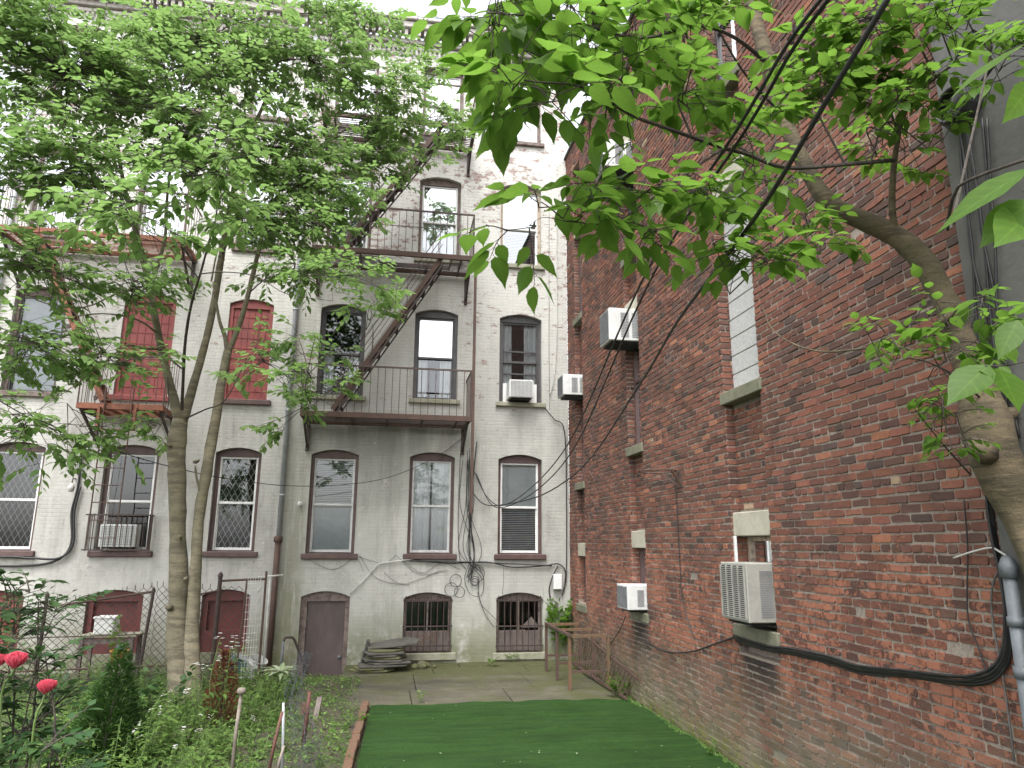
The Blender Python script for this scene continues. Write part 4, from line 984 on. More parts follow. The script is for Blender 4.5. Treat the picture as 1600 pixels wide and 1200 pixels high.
# small wall fittings
b = MB(); p0 = fac(865, 897, 13.9); p1 = fac(878, 921, 13.9); t = thing('junction_box', 'small white junction box above the vine at the right corner of the white house', 'junction box', p1)
b.box((p0.x, YF-.12, p1.z), (p1.x, YF-.003, p0.z), bev=.01); b.build('body', 'white_pvc', t); b = MB(); b.box((p0.x+.008, YF-.128, p1.z+.01), (p1.x-.008, YF-.1205, p0.z-.01), bev=.004); b.build('cover', 'white_pvc', t)
p = fac(468, 786, 13.9); t = thing('floodlight', 'small white floodlight between the downspout and the blind window', 'floodlight', p)
b = MB(); b.lathe([(.001, 0), (.028, .0), (.045, .07), (.045, .10), (.001, .10)], p+V((0, -.02, 0)), 14, axis=(.3, -1, -.35)); b.build('head', 'white_pvc', t, smooth=True); b = MB(); b.box(p+V((-.03, .03, -.03)), V((p.x+.03, YF-.002, p.z+.03)), bev=.008); b.build('mount', 'white_pvc', t)
p = fac(112, 758, 13.85); t = thing('wall_lamp', 'small cream jar lamp hanging beside the guarded window of the left house', 'wall lamp', p)
b = MB(); b.lathe([(.001, -.12), (.045, -.11), (.05, -.02), (.03, .03), (.001, .04)], p, 12); b.build('globe', 'cable_white', t, smooth=True); b = MB(); b.tube([p+V((0, 0, .03)), p+V((0, .02, .12)), V((p.x, YF, p.z+.12))], .012, 6); b.build('arm', 'iron_dark', t)
# rusty iron hoop bracket on the brick wall
hc = wal(1062, 737, XW-.0); t = thing('iron_hoop', 'rusty basketball style iron hoop bracket on the brick wall', 'iron hoop', hc)
R_ = .225; c = hc+V((-.02-R_-.04, .02, .0)); b = MB(); b.tube([c+V((R_*cos(a*pi/14), R_*sin(a*pi/14), 0)) for a in range(29)], .009, 6); b.build('ring', 'rust', t, smooth=True)
b = MB(); b.box(hc+V((-.015, -.09, -.20)), hc+V((.0, .09, .03)), bev=.004); b.bar(hc+V((-.02, -.05, -.17)), c+V((R_*.55, -.14, 0)), .012, .012); b.bar(hc+V((-.02, .05, -.17)), c+V((R_*.55, .14, 0)), .012, .012); b.bar(hc+V((-.02, 0, -.01)), c+V((R_, 0, 0)), .03, .012); b.build('bracket', 'rust', t)

# ------------------------------------------------------------------ things on the patio
t = thing('iron_rack', 'rusty mossy angle iron rack of three portals standing on the patio by the brick wall', 'rack', (3.1, 11.9, 0))
H_ = .80; xs_ = (2.83, 3.44)
for i, y in enumerate((11.2, 12.02, 12.84)):
    for x in xs_:
        b = MB(); b.box((x-.022, y-.004, 0), (x+.022, y+.004, H_-.03)); b.box((x-.022, y+.0045, 0), (x-.014, y+.04, H_-.03)); b.build('leg', 'rust_moss' if i == 0 else 'rust', t)
    b = MB(); b.box((xs_[0]+.02, y-.02, H_-.045), (xs_[1]-.02, y+.02, H_-.005)); b.build('top_bar', 'rust_moss', t)
    b = MB(); b.box((xs_[0]+.022, y-.012, .245), (xs_[1]-.022, y+.012, .28)); b.build('lower_bar', 'rust', t)
b = MB(); b.box((xs_[0]-.025, 11.17, H_-.03), (xs_[0]+.019, 12.88, H_+.008)); b.build('side_rail', 'rust', t)
t = thing('iron_railing', 'low rusty iron railing leaning against the foot of the brick wall behind the frame', 'railing', (3.4, 11.2, 0))
b = MB(); b.bar((3.50, 10.05, .34), (3.50, 13.2, .62), .03, .035); b.build('top_rail', 'rust', t)
b = MB(); b.bar((3.40, 10.25, .05), (3.40, 13.2, .06), .03, .03); b.build('bottom_rail', 'rust', t)
b = MB()
for i in range(22): q = i/21; b.tube([(3.40, 10.3+2.85*q, .06), (3.50, 10.12+3.0*q, .36+.26*q)], .008, 5)
b.build('bars', 'rust', t)
# slab pile
rs = random.Random(4); z = .005
def slab(cx, cy, cz, w_, d_, th, rz, tx, ty, mat, label):
    b = MB(); n = rs.choice([6, 7, 8]); o = []
    for i in range(n):
        a = 2*pi*i/n+rs.uniform(-.15, .15); k = max(abs(cos(a)), abs(sin(a))); q = .5/k*rs.uniform(.86, 1.04); o.append((w_*q*cos(a), d_*q*sin(a)))
    Rm = Matrix.Rotation(tx, 3, 'X') @ Matrix.Rotation(ty, 3, 'Y') @ Matrix.Rotation(rz, 3, 'Z'); base = len(b.v)
    for zz, kk in ((-th/2, .97), (-th*.2, 1.), (th*.3, .985), (th/2, .95)):
        for x, y in o: b.v.append(tuple(Rm @ V((x*kk+rs.uniform(-.006, .006), y*kk, zz))+V((cx, cy, cz))))
    for l in range(3):
        for i in range(n): b.face((base+l*n+i, base+l*n+(i+1) % n, base+(l+1)*n+(i+1) % n, base+(l+1)*n+i))
    b.face([base+3*n+i for i in range(n)]); b.face([base+i for i in range(n)][::-1])
    solo(b, 'stone_slab', mat, label, 'stone slab', (cx, cy, cz-th/2), 'stone slabs stacked in a pile by the barred window')
specs = [(-.13, .80, .50, .035, 'slate_moss', 'wide mossy slab at the bottom of the stone pile'), (-.10, .72, .50, .035, 'slate_moss', 'mossy slab second from the bottom of the stone pile'), (.02, .86, .50, .035, 'slate', 'grey slab third from the bottom of the stone pile'),
         (.14, .72, .48, .03, 'slate', 'grey slab fourth from the bottom, set to the right in the stone pile'), (.08, .80, .46, .035, 'slate', 'middle grey slab with ragged edge in the stone pile'), (.06, .74, .46, .03, 'slate_moss', 'mossy slab just above the middle of the stone pile'),
         (.10, .74, .44, .03, 'slate', 'grey slab fourth from the top of the stone pile'), (.07, .78, .44, .035, 'slate', 'pale edged slab third from the top of the stone pile'), (.10, .66, .42, .03, 'slate_moss', 'small mossy slab second from the top, under the tilted one')]
for k, (cx, w_, d_, th, mt, lb) in enumerate(specs):
    slab(cx+.0, 13.30+rs.uniform(-.04, .04), z+th/2+.004, w_, d_, th, rs.uniform(-.12, .12), rs.uniform(-.01, .01), rs.uniform(-.02, .02), mt, lb); z += th+.006
slab(.22, 13.50, z+.07, .98, .55, .03, .1, .10, -.10, 'slate', 'large dark slab tilted on top of the stone pile')
slab(-.28, 13.60, .24, .07, .40, .46, .0, .0, .25, 'slate', 'dark slab standing on edge at the left of the stone pile')
for k, (x, y, r_) in enumerate(((.72, 13.45, .10), (.60, 13.38, .07), (.82, 13.55, .06), (.95, 13.5, .04))):
    b = MB(); n = 7
    for l, (rr_, zz) in enumerate(((.8, 0), (1, .35), (.85, .75), (.3, 1.))):
        for i in range(n): a = 2*pi*i/n; q = r_*rr_*rs.uniform(.85, 1.15); b.v.append((x+q*cos(a), y+q*sin(a), r_*1.3*zz))
    for l in range(3):
        for i in range(n): b.face((l*n+i, l*n+(i+1) % n, (l+1)*n+(i+1) % n, (l+1)*n+i))
    b.face([3*n+i for i in range(n)])
    solo(b, 'rubble_stone', 'slate_moss', ['biggest mossy lump of rubble right of the slab pile', 'small lump of rubble touching the slab pile', 'small lump of rubble at the sill of the barred window', 'tiny chip of stone farthest right of the slab pile'][k], 'stone', (x, y, 0), 'rubble beside the slab pile')
# cellar stair rail
t = thing('hand_rail', 'bent iron pipe hand rail at the stairs before the cellar door', 'hand rail', (-1.78, 12.9, 0))
b = MB(); b.tube([(-1.60, 12.86, -.02), (-1.58, 12.86, .56)], .020, 8); b.build('post', 'galv_dark', t, smooth=True); b = MB(); b.tube(smoothpath([(-1.58, 12.86, .56), (-1.56, 12.87, .61), (-1.50, 12.88, .62), (-1.43, 12.89, .60), (-1.36, 12.93, .45), (-1.17, 12.96, -.02), (-1.0, 12.98, -.5)], 4), .021, 8); b.build('rail', 'iron_dark', t, smooth=True)

# ------------------------------------------------------------------ chain-link fence of the left yard
def chain(mb, p0, p1, zb0, zt0, zb1, zt1, step=.056, r=.0036, spikes=True, sagf=None):
    p0 = V(p0); p1 = V(p1); L = (p1-p0).length; nst = int(L/step); hh = .055
    for k in range(nst+1):
        for sgn in (1, -1):
            fl_ = k % 2; u0 = k/nst; zt = zt0+(zt1-zt0)*u0; zb = zb0+(zb1-zb0)*u0; pts = []; n = int((zt-zb)/hh)
            # zig-zag wire: each picket weaves between two columns
            if sgn < 0: continue
            for i in range(n+1):
                x = (k+(0.5 if (i+fl_) % 2 else -.5))*step; q = p0.lerp(p1, min(1, max(0, x/L)))
                s_ = sagf(q.x) if sagf else 0
                pts.append(V((q.x, q.y+(.004 if (i+fl_) % 2 else -.004), zb+(zt-zb)*i/n+s_*(i/n))))
            if spikes: e = pts[-1]; pts.append(e+V((0, 0, .06)))
            for i in range(len(pts)-1): mb.bar(pts[i], pts[i+1], r*2, r*2)
t = thing('chain_link_fence', 'rusty chain-link fence with pipe rails between the garden and the left yard', 'fence', (-3.5, 12, 0))
b = MB(); chain(b, (-5.6, 11.8, 0), (-3.38, 12, 0), .02, 1.22, .02, 1.44, sagf=lambda x: -.05*sin((x+5.6)*2)); chain(b, (-3.38, 12, 0), (-2.50, 12.05, 0), .02, 1.50, .02, 1.45, sagf=lambda x: 0)
b.build('mesh', 'iron_dark', t)
for x, y, h_, r_ in ((-4.83, 11.87, 1.36, .026), (-3.42, 12, 1.42, .024), (-2.49, 12.05, 1.64, .032)):
    b = MB(); lean = -.10 if x == -3.42 else 0; b.tube([(x+lean, y, -.05), (x, y, h_)], r_, 8); b.lathe([(r_, 0), (r_+.01, .01), (r_, .05), (.002, .08)], (x, y, h_-.02), 10)
    b.build('post', 'iron_dark', t)
b = MB(); b.tube([(-5.6, 11.8, 1.06), (-4.83, 11.87, 1.20), (-3.42, 12, 1.41)], .019, 7); b.tube([(-5.6, 11.8, .33), (-2.5, 12.04, .36)], .014, 6); b.tube([(-5.6, 11.8, .78), (-3.4, 12.0, .80)], .008, 6); b.tube([(-3.1, 12.04, 1.30), (-2.49, 12.04, 1.42)], .016, 6); b.build('rail', 'rust', t)
t = thing('yard_gate', 'leaning chain-link gate with white wire grid between the fence and the downspout', 'gate', (-2.2, 12.1, 0))
b = MB(); b.tube([(-2.49, 12.05, 1.56), (-2.05, 12.12, 1.58), (-1.82, 12.16, 1.58)], .018, 7); b.tube([(-2.10, 12.10, 1.56), (-2.16, 12.1, .0)], .016, 7); b.tube([(-1.83, 12.16, 1.70), (-1.83, 12.16, .1)], .018, 7); b.build('frame', 'rust', t)
b = MB(); chain(b, (-2.46, 12.07, 0), (-2.13, 12.1, 0), .1, 1.48, .1, 1.48, spikes=False); b.build('mesh', 'iron_dark', t)
b = MB()
for i in range(6): x = -2.08+.036*i; b.tube([(x, 12.06+.01*i, 1.60), (x+.015, 12.05+.01*i, .12)], .0032, 5)
for k in range(14): z = .15+k*.105; b.tube([(-2.09, 12.055, z), (-1.86, 12.10, z+.01)], .004, 5)
for k in range(9): z = .25+k*.16; b.bar((-1.92, 12.04, z), (-1.86, 12.03, z+.10), .03, .003)
b.build('wire_grid', 'cable_white', t)
t = thing('white_pipe', 'thin white pipe standing against the rusty downspout with a short cross piece', 'pipe', (-1.74, 12.4, 0))
b = MB(); b.tube([(-1.80, 12.4, 1.62), (-1.80, 12.4, -.03)], .014, 8); b.build('pipe', 'cable_white', t, smooth=True); b = MB(); b.tube([(-1.98, 12.36, 1.60), (-1.60, 12.38, 1.635)], .013, 8); b.build('cross_piece', 'cable_white', t, smooth=True)
p = gnd(395, 1056, .08)
def bucket(label, c, tilt, mat='plastic_white'):
    t = thing('bucket', label, 'bucket', c); b = MB(); ax = V(tilt); b.lathe([(.001, 0), (.115, 0), (.118, .02), (.135, .22), (.145, .23), (.145, .25), (.137, .252), (.14, .29), (.15, .30), (.148, .315), (.138, .31), (.130, .22), (.11, .02), (.001, .02)], c, 24, axis=ax); b.build('body', mat, t, smooth=True)
    b = MB(); q = V((0, 0, 1)).rotation_difference(ax.normalized()); b.tube([V(c)+q @ V((.15*cos(a), .15*sin(a), .27-.10*sin(a))) for a in [pi*i/12 for i in range(13)]], .004, 5); b.build('handle', 'galv', t)
bucket('dirty white plastic bucket tipped beside the hand rail', V((-1.98, 12.35, .10)), (.35, -.2, .8))
t = thing('storage_bin', 'dark blue plastic bin tilted behind the white bucket', 'bin', (-2.25, 12.5, 0)); Rm = Matrix.Rotation(.5, 3, 'Y') @ Matrix.Rotation(.2, 3, 'Z')
b = MB(); b.box((-2.36, 12.4, .10), (-2.10, 12.65, .36), 0, Rm, .02); b.build('body', 'plastic_blue', t); b = MB(); b.box((-2.30, 12.39, .365), (-2.02, 12.67, .385), 0, Rm, .006); b.build('rim', 'galv', t)
t = thing('garden_table', 'weathered wooden garden table in the left yard behind the chain-link fence', 'table', (-4.1, 13.1, 0))
b = MB(); 
for k in range(5): b.box((-4.72, 12.85+.1*k, .66), (-3.85, 12.94+.1*k, .69), bev=.004)
b.build('top', 'stone', t)
for x in (-4.66, -3.92):
    for y in (12.9, 13.3): b = MB(); b.box((x-.03, y-.03, 0), (x+.03, y+.03, .659)); b.build('leg', 'plank', t)
b = MB(); b.box((-4.63, 12.88, .56), (-3.95, 12.91, .64)); b.build('apron', 'plank', t)
t = thing('planter_box', 'white planter box standing on the garden table', 'planter', (-4.36, 13.05, .69)); b = MB(); b.box((-4.52, 12.92, .692), (-4.22, 13.2, .96), bev=.02); b.build('body', 'white_pvc', t); b = MB(); b.box((-4.535, 12.905, .94), (-4.205, 13.215, .97), bev=.006); b.build('rim', 'white_pvc', t)
t = thing('flower_pot', 'orange pot with blue rim under the garden table', 'pot', (-4.02, 12.7, .28)); b = MB(); b.lathe([(.001, 0), (.10, 0), (.13, .16), (.14, .17), (.14, .19), (.12, .19), (.11, .03), (.001, .03)], (-4.02, 12.7, .30), 16); b.build('body', 'orange_pot', t, smooth=True); b = MB(); b.lathe([(.05, .16), (.07, .2), (.05, .27), (.001, .29)], (-4.02, 12.7, .30), 12); b.build('bottle', 'plastic_blue', t, smooth=True)
b = MB(); b.box((-.06, -.06, 0), (.06, .06, 1)); t = thing('plant_stand', 'low wooden stand under the orange pot', 'stand', (-4.02, 12.7, 0)); b = MB(); b.box((-4.2, 12.55, .26), (-3.85, 12.85, .295), bev=.004); b.build('top', 'plank', t)
for x in (-4.17, -3.88):
    for y in (12.58, 12.82): b = MB(); b.box((x-.02, y-.02, 0), (x+.02, y+.02, .259)); b.build('leg', 'plank', t)

# brick edging between bed and turf, each brick its own thing
n = 13
for k in range(n):
    v = k/(n-1); y = 10.42-.245*k; x = -.13-.16*((10.42-y)/7.5)*1.4-.05+rnd.uniform(-.008, .008); zz = .012+rnd.uniform(-.006, .006)
    b = MB(); b.box((-.045, -.115, 0), (.045, .115, .085), 0, None, .008); b.v = [tuple(Matrix.Rotation(-.05+rnd_a, 3, 'Z') @ V(q)+V((x, y, zz-.02))) for rnd_a in [rnd.uniform(-.05, .05)] for q in b.v]
    wds = ['first', 'second', 'third', 'fourth', 'fifth', 'sixth', 'seventh', 'eighth', 'ninth', 'tenth', 'eleventh', 'twelfth', 'thirteenth']
    solo(b, 'edging_brick', 'edging', 'worn brick edging the turf, %s counted from the patio' % wds[k], 'edging brick', (x, y, zz-.02), 'bricks edging the artificial turf')
# stakes in the bed
def stake(p0, p1, r, mat, label, knob=False):
    t = thing('garden_stake', label, 'stake', p0, 'stakes standing in the garden bed'); b = MB(); b.tube([V(p0), V(p0).lerp(V(p1), .5)+V((rnd.uniform(-.01, .01), 0, 0)), V(p1)], [r, r*.95, r*.85], 8); b.build('shaft', mat, t, smooth=True)
    if knob: b = MB(); b.lathe([(.001, -.03), (.03, -.02), (.038, .0), (.03, .022), (.001, .03)], V(p1)+V((0, 0, .02)), 12); b.build('knob', 'stick', t, smooth=True)
def gp(px, py, Y): return fac(px, py, Y)
stake(gp(362, 1215, 6.6), gp(377, 1084, 6.6), .016, 'stick', 'pale wooden stake with a round knob on top', True)
stake(gp(418, 1215, 6.8), gp(441, 1112, 6.8), .014, 'wood_red', 'thin brown stake leaning right in front of the grey one')
stake(gp(440, 1215, 6.9), gp(443, 1098, 6.9), .013, 'galv', 'thin grey metal stake with a pale tip')
stake(gp(474, 1160, 8.1), gp(484, 1081, 8.1), .022, 'wood_red', 'stout rusty red stake beside the netting')
stake(gp(432, 1215, 6.5), gp(444, 1165, 6.5), .012, 'stick', 'short stub stake in the lowest row of the bed')
t = thing('timber_offcut', 'short weathered timber board leaning at the patio corner of the bed', 'board', gp(497, 1130, 9.6)); b = MB(); b.bar(gp(492, 1130, 9.7), gp(500, 1090, 9.9), .06, .05); b.build('board', 'plank', t); b = MB(); b.bar(gp(472, 1116, 9.0), gp(475, 1098, 9.0), .05, .03); b.build('block', 'edging', t)
# bird netting
b = MB(); Nn = 26; Mn = 44
def npt(i, j):
    u = i/Nn; v = j/Mn; c = gp(440+60*u+10*sin(v*7), 1215-195*v, 7.2+.5*sin(u*9+v*3)+.8*v); return c+V((.03*sin(i*2.3+j*.7)*(1-.4*v)-(u-.5)*.25*v, .08*sin(i*1.7+j), .02*sin(i*.9+j*1.9)))
for i in range(Nn+1):
    if i % 2 == 0: b.tube([npt(i, j) for j in range(Mn+1)], .0012, 3)
for j in range(Mn+1):
    if j % 2 == 0: b.tube([npt(i, j) for i in range(Nn+1)], .0012, 3)
solo(b, 'garden_netting', 'net', 'crumpled fine dark netting draped between the stakes of the bed', 'netting', gp(460, 1200, 7.2))
# ------------------------------------------------------------------ foliage
HI = [(0, 0), (.05, .13), (.16, .36), (.34, .50), (.52, .475), (.70, .32), (.85, .13), (.94, .045), (1, 0)]
MD = [(0, 0), (.12, .33), (.36, .50), (.62, .37), (.84, .11), (1, 0)]
LO = [(0, 0), (.30, .48), (.66, .30), (1, 0)]
LAN = [(0, 0), (.25, .5), (.6, .42), (1, 0)]
def leaf(mb, base, d, n, L, W, tone, prof=MD, droop=.18, fold=.14, wave=0.):
    d = V(d).normalized(); n = V(n); s = d.cross(n)
    s = s.normalized() if s.length > 1e-5 else d.orthogonal().normalized()
    n = s.cross(d); base = V(base); b = len(mb.v); N = len(prof); mid = []; le = []; ri = []; ts = [q[0] for q in prof]
    ph = rnd.random()*6
    for i, (t, w) in enumerate(prof):
        c = base+d*(L*t*(1-.12*droop*t))-n*(L*droop*t*t); mid.append(len(mb.v)); mb.v.append(tuple(c))
        if 0 < i < N-1:
            up = n*(w*W*(fold+wave*sin(t*9+ph)))
            le.append(len(mb.v)); mb.v.append(tuple(c-s*(w*W)+up)); up = n*(w*W*(fold+wave*sin(t*8+ph+2)))
            ri.append(len(mb.v)); mb.v.append(tuple(c+s*(w*W)+up))
    C = lambda i: (tone, 0., ts[i]); E_ = lambda i: (tone, 1., ts[i])
    for side, fl in ((le, False), (ri, True)):
        def add(idx, tn):
            if fl: idx, tn = idx[::-1], tn[::-1]
            mb.face(idx, 0, tuple(tn))
        add([mid[0], mid[1], side[0]], [C(0), C(1), E_(1)])
        for i in range(1, N-2): add([mid[i], mid[i+1], side[i], side[i-1]], [C(i), C(i+1), E_(i+1), E_(i)])
        add([mid[-2], mid[-1], side[-1]], [C(N-2), C(N-1), E_(N-2)])
def rv(r=rnd):
    while True:
        v = V((r.uniform(-1, 1), r.uniform(-1, 1), r.uniform(-1, 1)))
        if .05 < v.length < 1: return v
class Plant:
    def __init__(s): s.wood = MB(); s.twig = MB(); s.leaf = MB(); s.berry = MB(); s.sk = []; s.thick = 1.
    def limb(s, pts, rs, n=9, mb=None, k=4):
        """pts: 3-D points; rs radii; smoothed and slightly knotted"""
        P = smoothpath(pts, k); R_ = []; rs = [q*s.thick for q in rs]
        for i in range(len(P)):
            u = i/(len(P)-1)*(len(rs)-1); a = int(min(u, len(rs)-2)); R_.append((rs[a]+(rs[a+1]-rs[a])*(u-a))*(1+rnd.uniform(-.05, .07)))
        (mb or s.wood).tube(P, R_, max(n, 10) if mb is None and rs[0] > .05 else n, lump=.13 if rs[0] > .03 else 0.); s.sk += [(p, r) for p, r in zip(P, R_)][::2]; return P
    def near(s, p, zlow=True):
        best = None; bd = 1e9
        for q, r in s.sk:
            d = (q-p).length+(.6*max(0, q.z-p.z) if zlow else 0)
            if d < bd: bd = d; best = (q, r)
        return best
    def spray(s, a, b, nl, L, prof=MD, r=.003, asp=.55, berries=0, droop=.2, tilt=.45, hang=.15):
        a = V(a); b = V(b); d = b-a; ln = d.length; mid = (a+b)/2+V((0, 0, .10*ln))+rv()*.05*ln
        P = smoothpath([a, mid, b], 3); s.twig.tube(P, [r*(1-.6*i/(len(P)-1)) for i in range(len(P))], 4, cap=False)
        dn = d.normalized()
        for i in range(nl):
            u = .22+.78*(i+1)/nl; f = u*(len(P)-1); j = min(int(f), len(P)-2); p = P[j].lerp(P[j+1], f-j)
            side = dn.cross(V((0, 0, 1))); side = side.normalized() if side.length > .05 else V((1, 0, 0)); sg = 1 if i % 2 else -1
            ld = dn*(.75 if i < nl-1 else 2)+side*sg*rnd.uniform(.5, 1.0)+V((0, 0, -hang-rnd.uniform(-.1, .3)))+rv()*.25
            nn = V((0, 0, 1))+rv()*tilt; sz = L*rnd.uniform(.6, 1.15)*(1.05-.25*(u > .9))
            pet = p+ld.normalized()*sz*.16; s.twig.tube([p, pet], r*.45, 3, cap=False)
            leaf(s.leaf, pet, ld, nn, sz, sz*asp*rnd.uniform(.85, 1.15), rnd.random()**1.2, prof, droop*rnd.uniform(.4, 1.7), rnd.uniform(.05, .25), .05)
        for i in range(berries):
            p = P[rnd.randrange(1, len(P))]+rv()*.035-V((0, 0, .01)); rr_ = rnd.uniform(.0028, .0045)*(1+.4*(ln > .4)); bb = len(s.berry.v)
            for v in ((1, 0, 0), (-1, 0, 0), (0, 1, 0), (0, -1, 0), (0, 0, 1), (0, 0, -1)): s.berry.v.append(tuple(p+V(v)*rr_))
            for f in ((0, 2, 4), (2, 1, 4), (1, 3, 4), (3, 0, 4), (2, 0, 5), (1, 2, 5), (3, 1, 5), (0, 3, 5)): s.berry.face([bb+q for q in f])
    def blob(s, c, rad, nsub, nspray, nl, L, prof=MD, r=.012, slen=.55, berries=0, **kw):
        c = V(c); q, qr = s.near(c); P = smoothpath([q, q.lerp(c, .5)+V((0, 0, .12))+rv()*.15, c], 4)
        s.twig.tube(P, [min(qr*.7, r)*(1-.55*i/(len(P)-1)) for i in range(len(P))], 6, cap=False)
        for k in range(nsub):
            o = rv(); hub = c+V((o.x*rad[0], o.y*rad[1], o.z*rad[2])); st = P[rnd.randrange(len(P)//2, len(P))]
            Q = smoothpath([st, st.lerp(hub, .5)+rv()*.10+V((0, 0, .05)), hub], 3); s.twig.tube(Q, [r*.45*(1-.5*i/(len(Q)-1)) for i in range(len(Q))], 4, cap=False)
            for m_ in range(nspray):
                a = Q[rnd.randrange(len(Q)//2, len(Q))]; dv = rv(); dv.z = dv.z*.35-.02; out = (hub-q); out.z *= .3
                dv = dv.normalized()+out.normalized()*.55; b = a+dv.normalized()*slen*rnd.uniform(.55, 1.15); s.spray(a, b, nl, L, prof, berries=berries, **kw)
    def finish(s, root, wood, leafm, twigm='bark_dark', leafname='crown'):
        if s.wood.v: s.wood.build('trunk', wood, root, smooth=True)
        if s.twig.v: s.twig.build('twigs', twigm, root)
        s.leaf.build(leafname, leafm, root, smooth=True, tones=True)
        if s.berry.v: o = s.berry.build('berries', 'berry', root); o['kind'] = 'stuff'

# ---- left trees ----
def TP(l): return [fac(x, y, Y) for x, y, Y in l]
T = Plant(); base = fac(284, 1100, 11.0); base.z = .0
T1 = thing('tree', 'tall tree with the thicker forked trunk in the left bed', 'tree', (base.x, base.y, 0), 'trees in the left bed')
T.thick = .84
trunk1 = TP([(286, 1110, 11), (283, 1085, 11), (279, 1040, 11), (277, 980, 11), (279, 900, 11), (278, 820, 11), (276, 740, 11), (277, 690, 11), (281, 655, 11)])
T.limb(trunk1, [.27, .225, .17, .152, .142, .137, .132, .14, .12], 16)
T.thick = .74
Lm = T.limb(TP([(281, 660, 11), (268, 610, 10.98), (252, 545, 10.95), (241, 490, 10.9), (233, 440, 10.9), (222, 400, 10.85), (207, 340, 10.8), (190, 270, 10.7), (180, 200, 10.6)]), [.11, .085, .075, .07, .065, .055, .045, .04, .032], 10)
T.limb(TP([(180, 205, 10.6), (197, 160, 10.5), (215, 120, 10.4), (228, 60, 10.3), (240, -20, 10.2)]), [.03, .025, .02, .016, .01], 7)
T.limb(TP([(182, 215, 10.6), (160, 150, 10.6), (140, 90, 10.5), (122, 40, 10.4)]), [.026, .02, .014, .008], 7)
T.limb(TP([(178, 200, 10.6), (120, 165, 10.2), (70, 130, 9.8), (10, 95, 9.4), (-40, 60, 9.2)]), [.024, .02, .016, .012, .008], 7)
T.limb(TP([(234, 445, 10.9), (246, 415, 10.8), (258, 370, 10.7), (262, 300, 10.6), (280, 180, 10.5), (315, 150, 10.4), (342, 60, 10.3), (330, -20, 10.2)]), [.045, .038, .034, .03, .026, .022, .016, .01], 8)
Rm_ = T.limb(TP([(284, 660, 11), (303, 600, 11.0), (322, 530, 11.05), (336, 465, 11.1), (346, 400, 11.1), (358, 330, 11.1), (375, 255, 11.1), (398, 195, 11.0), (425, 130, 10.9), (440, 60, 10.8), (445, -20, 10.7)]), [.10, .08, .075, .07, .062, .055, .048, .04, .03, .022, .014], 10)
T.limb(TP([(390, 225, 11.1), (382, 170, 11.0), (386, 110, 10.8), (375, 40, 10.6)]), [.03, .025, .018, .01], 7)
T.limb(TP([(370, 270, 11.1), (440, 215, 11.3), (520, 180, 11.6), (600, 150, 11.9), (680, 160, 12.1)]), [.03, .024, .018, .012, .008], 7)
T.limb(TP([(284, 640, 10.9), (286, 600, 10.7), (289, 540, 10.4), (296, 490, 10.1), (306, 450, 9.8), (314, 425, 9.6), (326, 380, 9.2), (338, 338, 8.9), (342, 300, 8.6), (372, 268, 8.2)]), [.034, .03, .028, .025, .023, .021, .017, .014, .011, .008], 7, T.twig)
T.limb(TP([(313, 428, 9.6), (350, 425, 9.4), (400, 432, 9.3), (450, 460, 9.2), (520, 470, 9.1)]), [.012, .01, .008, .006, .004], 6, T.twig)
T.limb(TP([(310, 435, 9.7), (285, 405, 9.3), (240, 370, 8.9), (180, 340, 8.5), (120, 320, 8.2)]), [.013, .011, .009, .007, .004], 6, T.twig)
T.limb(TP([(250, 545, 10.95), (225, 545, 10.6), (200, 540, 10.3), (170, 560, 10.0), (120, 600, 9.6), (60, 640, 9.2)]), [.028, .022, .016, .012, .008, .005], 7)
T.limb(TP([(245, 520, 10.9), (215, 500, 10.5), (160, 490, 10.0), (90, 500, 9.6), (20, 520, 9.3)]), [.022, .017, .012, .009, .005], 7)
T.limb(TP([(288, 655, 11), (320, 640, 10.6), (352, 625, 10.2), (390, 560, 9.9), (430, 560, 9.7), (490, 600, 9.5)]), [.018, .014, .011, .009, .007, .004], 6, T.twig)
T.limb(TP([(232, 445, 10.9), (180, 460, 10.5), (130, 480, 10.2), (60, 470, 9.8), (0, 420, 9.5)]), [.02, .016, .012, .009, .006], 6)
T.limb(TP([(262, 590, 10.9), (262, 640, 10.6), (236, 690, 10.4)]), [.012, .009, .005], 5, T.twig)
# knots and stubs on the trunk
for (x, y, Y, dx, r_) in ((262, 697, 10.9, -1, .03), (310, 722, 10.85, 1, .03), (262, 950, 10.86, -.6, .05), (292, 905, 10.85, .5, .035), (281, 840, 10.84, -.2, .03)):
    p = fac(x+6*(-dx), y, Y); T.wood.tube([p, p+V((dx*.045, -.03, .01)), p+V((dx*.07, -.05, .03))], [r_*1.0, r_*.7, r_*.4], 8, lump=.3)
DM = 1.85
def pxblob(P, cx, cy, rx, ry, Y, dens, L=.12, ry_m=.7, nl=9, slen=.5, prof=MD, sub=None, berries=0, **kw):
    c = fac(cx, cy, Y); sc = Y/FPX; ns = max(1, int(math.pi*rx*ry*dens*DM/1500)); L = L*1.08
    P.blob(c, (rx*sc*1.08, ry_m, ry*sc*1.12), int(ns*1.5), 3, nl-1, L, prof, slen=slen, berries=berries, **kw)
